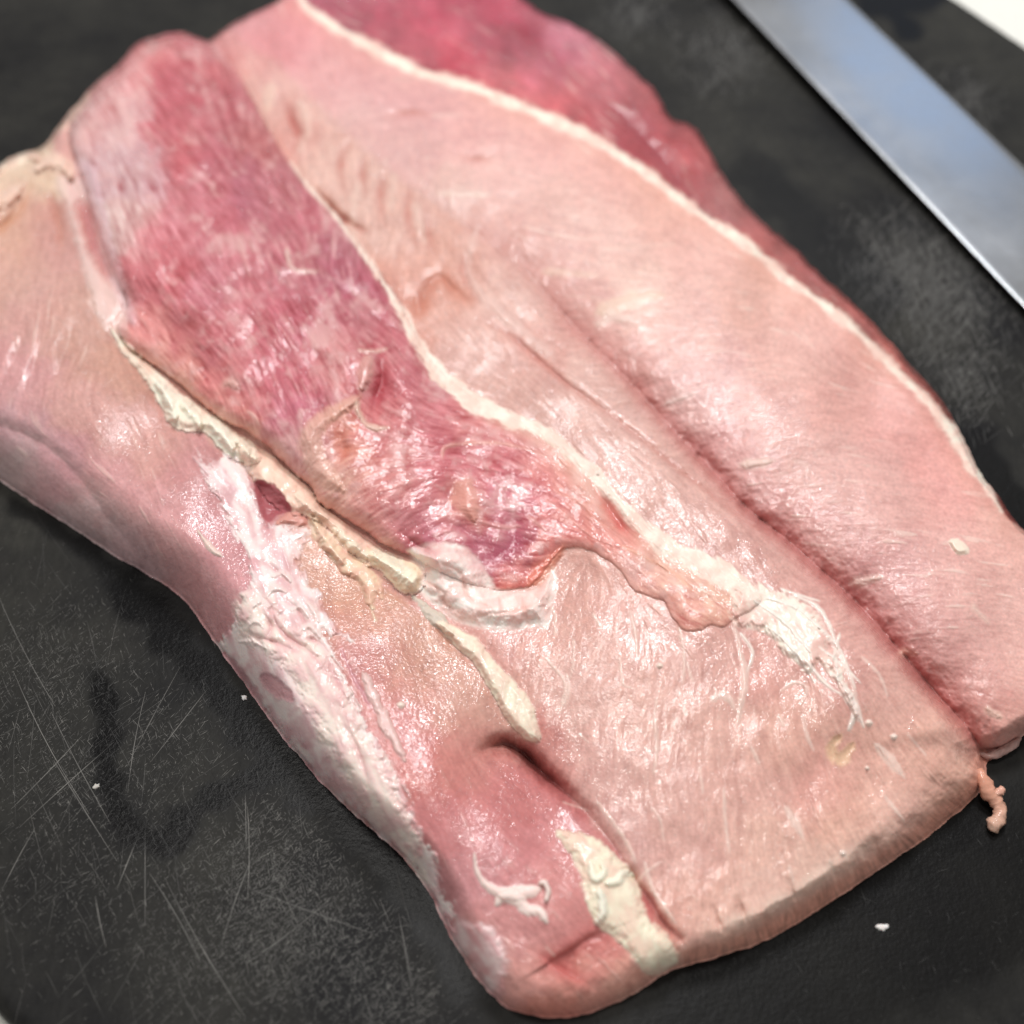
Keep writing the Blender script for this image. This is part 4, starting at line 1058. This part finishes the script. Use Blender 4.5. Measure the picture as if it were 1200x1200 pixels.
def scratch(u, v, ang, ln, wd, tone):
    a = math.radians(ang)
    p = unproj(np.array([u - math.cos(a) * ln / 2, u + math.cos(a) * ln / 2]), np.array([v - math.sin(a) * ln / 2, v + math.sin(a) * ln / 2]), 0.0)
    k = max(2, min(7, int(ln / 14)))
    bow = R3.uniform(-.02, .02)
    d = p[1] - p[0]
    L = np.linalg.norm(d)
    if L < 1e-5:
        return
    d /= L
    nn = np.array([-d[1], d[0], 0])
    pts = [p[0] + d * L * t / k + nn * L * bow * math.sin(math.pi * t / k) for t in range(k + 1)]
    pu, pv = project(np.array(pts))
    if (sd_meat(pu, pv) > 1).any():
        return
    wv = wet_dark_at(pu, pv)
    n0 = len(sv)
    for t, q in enumerate(pts):
        h = wd / 2000 * (0.25 + .75 * math.sin(math.pi * min(max(t / k, .0), 1.0)) * R3.uniform(.6, 1.2))
        z = 0.00003 + 0.00001 * R3.random()
        sv.append((q[0] + nn[0] * h, q[1] + nn[1] * h, z)); sv.append((q[0] - nn[0] * h, q[1] - nn[1] * h, z))
        tt = tone * (1 - .8 * wv[t]) * R3.uniform(.6, 1.2)
        sc_.append((tt, tt * .95, tt * .85)); sc_.append((tt, tt * .95, tt * .85))
    for t in range(k):
        sf.append((n0 + 2 * t + 1, n0 + 2 * t + 3, n0 + 2 * t + 2, n0 + 2 * t))


CL = [(60, 850, 110, 90, 420), (20, 780, 80, 90, 260), (100, 930, 120, 70, 300), (320, 1030, 75, 65, 620), (260, 1120, 110, 70, 560), (400, 1120, 110, 80, 520), (350, 1080, 90, 90, 520), (200, 1010, 120, 80, 260), (60, 1050, 90, 90, 200), (90, 760, 90, 70, 220),
      (210, 870, 80, 70, 200), (460, 1170, 70, 40, 240), (330, 960, 60, 50, 140)]
for cu, cv, su, sv_, nn_ in CL:
    for _ in range(int(nn_ * 2.6)):
        scratch(R3.gauss(cu, su * .6), R3.gauss(cv, sv_ * .6), R3.choice([-38, -42, -36, 62, -40, 66]) + R3.gauss(0, 14), R3.expovariate(1 / 3.4) + 1.6, R3.uniform(.06, .15), R3.choice([.05, .07, .09, .14]))
for _ in range(230):
    scratch(R3.uniform(-20, 560), R3.uniform(600, 1215), R3.choice([62, 66, 80, 92, -42, -55, -35, 105]) + R3.gauss(0, 6), R3.uniform(25, 110), R3.uniform(.06, .13), R3.choice([.035, .045, .06, .09]))
for u, v, a, ln, tn in [(60, 870, 62, 190, .14), (95, 900, 62, 150, .12), (30, 760, 63, 150, .12), (78, 920, -42, 150, .14), (55, 905, -46, 120, .12), (290, 1000, 90, 110, .16), (288, 960, 89, 60, .14), (170, 1030, 90, 110, .12), (150, 1010, 112, 70, .14), (20, 1010, 118, 90, .12), (240, 1110, 60, 190, .13),
                        (205, 1075, 60, 120, .12), (118, 1080, 78, 60, .15), (340, 1090, -38, 120, .14), (370, 1070, 20, 160, .10), (180, 840, 118, 130, .1), (210, 850, -52, 110, .12), (160, 870, 100, 120, .12), (100, 950, 58, 140, .11), (280, 1050, -70, 120, .12), (470, 1040, 75, 100, .11), (475, 1115, 80, 90, .12)]:
    scratch(u, v, a, ln, .22, tn)
for cu, cv, su, sv_, nn_ in [(1060, 310, 60, 60, 420), (1110, 350, 60, 60, 380), (850, 60, 50, 40, 200), (1130, 440, 50, 60, 200), (1120, 130, 40, 40, 160), (740, 20, 40, 30, 120)]:
    for _ in range(int(nn_ * 2.6)):
        scratch(R3.gauss(cu, su * .6), R3.gauss(cv, sv_ * .6), R3.choice([-38, -50, 62, 70]) + R3.gauss(0, 9), R3.expovariate(1 / 9) + 4, R3.uniform(.12, .3), R3.choice([.045, .06, .085]))
for _ in range(160):
    scratch(R3.uniform(640, 1210), R3.uniform(960, 1215), R3.choice([-30, 70, 62, 20]) + R3.gauss(0, 9), R3.expovariate(1 / 6) + 2, R3.uniform(.08, .16), .04)
sm_ = bpy.data.materials.new("scratched_plastic")
n, l, b = nt(sm_)
a = add(n, "ShaderNodeAttribute", attribute_name="Col")
l.new(a.outputs["Color"], b.inputs["Base Color"]); b.inputs["Roughness"].default_value = .6
so = new_mesh("knife_scratches", sv, sf, sm_, board, smooth=False, attrs={"Col": np.array(sc_)})
so['kind'] = 'stuff'

# ------------------------------------------------------------------ countertop
cm = bpy.data.materials.new("white_countertop")
n, l, b = nt(cm)
b.inputs["Base Color"].default_value = (.80, .79, .72, 1); b.inputs["Roughness"].default_value = .35
tcn = add(n, "ShaderNodeTexCoord"); nz = add(n, "ShaderNodeTexNoise", Scale=220.0, Detail=4.0)
l.new(tcn.outputs["Object"], nz.inputs["Vector"])
mixc = add(n, "ShaderNodeMix", data_type='RGBA')
mixc.inputs[6].default_value = (.82, .81, .74, 1); mixc.inputs[7].default_value = (.74, .73, .67, 1)
l.new(nz.outputs["Fac"], mixc.inputs[0]); l.new(mixc.outputs[2], b.inputs["Base Color"])
ct = new_mesh("countertop", [(-1.2, -.6, -TH - .0005), (1.2, -.6, -TH - .0005), (1.2, 1.0, -TH - .0005), (-1.2, 1.0, -TH - .0005)], [(0, 1, 2, 3)], cm, smooth=False)
ct['kind'] = 'structure'

# ------------------------------------------------------------------ knife
kz = .006
e0, e1 = unproj(np.array([860, 1200.]), np.array([0, 350.]), kz)
r0, r1 = unproj(np.array([990, 1200.]), np.array([0, 190.]), kz)
kd = (e1 - e0) / np.linalg.norm(e1 - e0)
kn = np.array([-kd[1], kd[0], 0])
if kn @ (r0 - e0) < 0:
    kn = -kn
KW = float(kn @ (r0 - e0)) * 1000
knife = thing("kitchen_knife", "steel chef's knife lying on the board beyond the meat", "knife", tuple(e0 * np.array([1, 1, 0])))
steel = bpy.data.materials.new("brushed_steel")
n, l, b = nt(steel)
b.inputs["Base Color"].default_value = (.43, .44, .455, 1); b.inputs["Metallic"].default_value = 1.0; b.inputs["Roughness"].default_value = .2
tcn = add(n, "ShaderNodeTexCoord"); mp = add(n, "ShaderNodeMapping")
mp.inputs["Rotation"].default_value = (0, 0, -math.atan2(kd[1], kd[0])); mp.inputs["Scale"].default_value = (60, 3000, 1)
l.new(tcn.outputs["Object"], mp.inputs[0])
nz = add(n, "ShaderNodeTexNoise", Scale=1.0, Detail=2.0); l.new(mp.outputs[0], nz.inputs["Vector"])
bp = add(n, "ShaderNodeBump", Strength=.16, Distance=.0001); l.new(nz.outputs["Fac"], bp.inputs["Height"]); l.new(bp.outputs[0], b.inputs["Normal"])
sn2 = add(n, "ShaderNodeTexNoise", Scale=38.0, Detail=5.0, Roughness=.65); l.new(tcn.outputs["Object"], sn2.inputs["Vector"])
sr = add(n, "ShaderNodeMapRange"); sr.inputs[1].default_value = .35; sr.inputs[2].default_value = .7; sr.inputs[3].default_value = .21; sr.inputs[4].default_value = .27
l.new(sn2.outputs["Fac"], sr.inputs[0]); l.new(sr.outputs[0], b.inputs["Roughness"])
# cross-section of the blade: (across from the cutting edge, height), mm; the hollow face curves gently
sec = [(0, 0.0), (.4, .12), (2.5, .22), (8, .52), (11, .70), (18, 1.16), (26, 1.34), (34, 1.5), (42, 1.62), (KW - 1.2, 1.7), (KW - .2, 1.55), (KW, 1.2), (KW, -1.0), (KW - .6, -1.5), (34, -1.4), (11, -.9), (2.5, -.35), (.4, -.1)]
ss = np.concatenate([np.linspace(-28, 225, 30), np.linspace(230, 320, 24)])
BVk, BFk = [], []
for s in ss:
    tt = max(0, (s - 225) / 95)
    lo = KW * .80 * tt ** 2.2; hi = KW - KW * .17 * tt ** 2
    for x, z in sec:
        f = x / KW
        xx = lo + (hi - lo) * f
        P = e0 + kd * s / 1000 + kn * xx / 1000
        BVk.append(P + np.array([0, 0, (z * (1 - .6 * tt)) / 1000 - s * .000012]) - np.array(knife.location))
m_ = len(sec)
for i in range(len(ss) - 1):
    for j in range(m_):
        BFk.append((i * m_ + j, i * m_ + (j + 1) % m_, (i + 1) * m_ + (j + 1) % m_, (i + 1) * m_ + j))
capn = [tuple(range(m_))]
bl = new_mesh("blade", BVk, BFk, steel, knife, smooth=True)
hm = bpy.data.materials.new("black_handle"); n, l, b = nt(hm)
b.inputs["Base Color"].default_value = (.012, .012, .013, 1); b.inputs["Roughness"].default_value = .4
HV, HFa = [], []
for i, (s, wd, ht) in enumerate([(-160, 2, 2), (-158, 24, 12), (-150, 30, 17), (-120, 27, 18), (-80, 25, 17), (-50, 24, 16), (-34, 26, 15), (-29, 26, 12), (-28, 2, 2)]):
    for k in range(20):
        a = 2 * math.pi * k / 20
        ca, sa = math.cos(a), math.sin(a)
        x = KW - 16 + wd / 2 * np.sign(ca) * abs(ca) ** .7; z = 8.5 - kz * 1000 + ht / 2 * np.sign(sa) * abs(sa) ** .7
        HV.append(e0 + kd * s / 1000 + kn * x / 1000 + np.array([0, 0, z / 1000]) - np.array(knife.location))
for i in range(8):
    for k in range(20):
        HFa.append((i * 20 + k, i * 20 + (k + 1) % 20, (i + 1) * 20 + (k + 1) % 20, (i + 1) * 20 + k))
new_mesh("handle", HV, HFa, hm, knife)

# ------------------------------------------------------------------ tube-like strand of meat and small scraps
def tube(pts, rad, seg=12, n=6, wob=.25, seed=1):
    P = crom(pts, False, n)
    Rr = np.interp(np.linspace(0, 1, len(P)), np.linspace(0, 1, len(rad)), rad)
    rr = np.random.RandomState(seed)
    V, F = [], []
    for i, p in enumerate(P):
        t = P[min(i + 1, len(P) - 1)] - P[max(i - 1, 0)]
        t /= np.linalg.norm(t) + 1e-12
        s = np.cross(t, (0, 0, 1.0)); s /= np.linalg.norm(s) + 1e-12
        q = np.cross(s, t)
        for k in range(seg):
            a = 2 * math.pi * k / seg
            r = Rr[i] * (1 + wob * math.sin(3 * a + i * .8) * .5 + rr.uniform(-wob, wob) * .45)
            V.append(p + s * math.cos(a) * r + q * math.sin(a) * r * .8)
    m = seg
    for i in range(len(P) - 1):
        for k in range(m):
            F.append((i * m + k, i * m + (k + 1) % m, (i + 1) * m + (k + 1) % m, (i + 1) * m + k))
    return np.array(V), F


def px3(L):
    return np.array([unproj(np.array(float(u)), np.array(float(v)), z / 1000.0) for u, v, z in L]).reshape(-1, 3)


def strand(pts, rad, c, seed, c2=None):
    V, F = tube(px3(pts), np.array(rad) / 1000, seed=seed)
    rr = np.random.RandomState(seed)
    f = np.linspace(0, 1, len(V))[:, None]
    cc = lin(c) * (1 - f) + lin(c2 or c) * f
    cc = cc * rr.uniform(.85, 1.1, (len(V), 1))
    return V, F, cc


V, F, cc = strand([(1146, 902, 5), (1153, 916, 4.5), (1160, 930, 3.4), (1168, 940, 2.6), (1172, 950, 2.2), (1170, 960, 2.0), (1163, 968, 1.7), (1158, 971, 1.2)], [1.2, 1.9, 2.1, 1.9, 1.6, 1.7, 2.0, .3], (214, 150, 125), 4, (205, 170, 150))
new_mesh("meat_strand", V - ORG, F, MEAT, meat, attrs={"Col": cc, "Rgh": np.full(len(V), .26)})
V, F, cc = strand([(1163, 932, 3.6), (1169, 929, 4.2), (1174, 926, 4.4), (1177, 929, 4)], [.8, .9, 1.2, .2], (222, 170, 150), 5)
new_mesh("meat_strand", V - ORG, F, MEAT, meat, attrs={"Col": cc, "Rgh": np.full(len(V), .26)})
V, F, cc = strand([(1148, 882, 1.2), (1160, 886, 1.6), (1174, 880, 1.8), (1188, 872, 1.8), (1196, 864, 1.4)], [.3, 1.1, 1.3, 1.2, .3], (172, 138, 130), 6)
new_mesh("membrane", V - ORG, F, MEAT, meat, attrs={"Col": cc, "Rgh": np.full(len(V), .3)})


def scrap(u, v, r, hgt, seed, c, elong=1.4, ang=0):
    rr = np.random.RandomState(seed)
    P = unproj(np.array(float(u)), np.array(float(v)), 0.0).reshape(3)
    V, F, T = [], [], []
    nl, ns = 5, 12
    lob = rr.uniform(.6, 1.25, ns)
    for i in range(nl):
        ph = math.pi / 2 * i / (nl - 1)
        for k in range(ns):
            a = 2 * math.pi * k / ns
            q = r * math.cos(ph) * lob[k] * rr.uniform(.9, 1.1)
            x, y = q * elong * math.cos(a), q * math.sin(a)
            V.append((x * math.cos(ang) - y * math.sin(ang), x * math.sin(ang) + y * math.cos(ang), hgt * math.sin(ph) * rr.uniform(.85, 1.15) + .0))
    for i in range(nl - 1):
        for k in range(ns):
            F.append((i * ns + k, i * ns + (k + 1) % ns, (i + 1) * ns + (k + 1) % ns, (i + 1) * ns + k))
    V = np.array(V) / 1000
    o = new_mesh("meat_scrap", V, F, MEAT, attrs={"Col": np.tile(lin(c), (len(V), 1)), "Rgh": np.full(len(V), .35)})
    o.location = (P[0], P[1], 0.00005)
    return o


GRP = "scraps of fat on the cutting board"
tag(scrap(1034, 1087, .95, .5, 3, (235, 228, 224), 1.8, .2), "white flake of fat alone on the dark board below the cut end", "meat scrap", GRP)
tag(scrap(286, 818, .75, .7, 4, (235, 232, 230), 1.2, -.6), "tiny white crumb on the wet board right beside the silverskin edge", "meat scrap", GRP)
tag(scrap(113, 922, .8, .4, 5, (190, 186, 178), 1.2, .5), "tiny pale crumb between scratches left of the dark wet mark", "meat scrap", GRP)
print("done", round(time.time() - T0, 1))
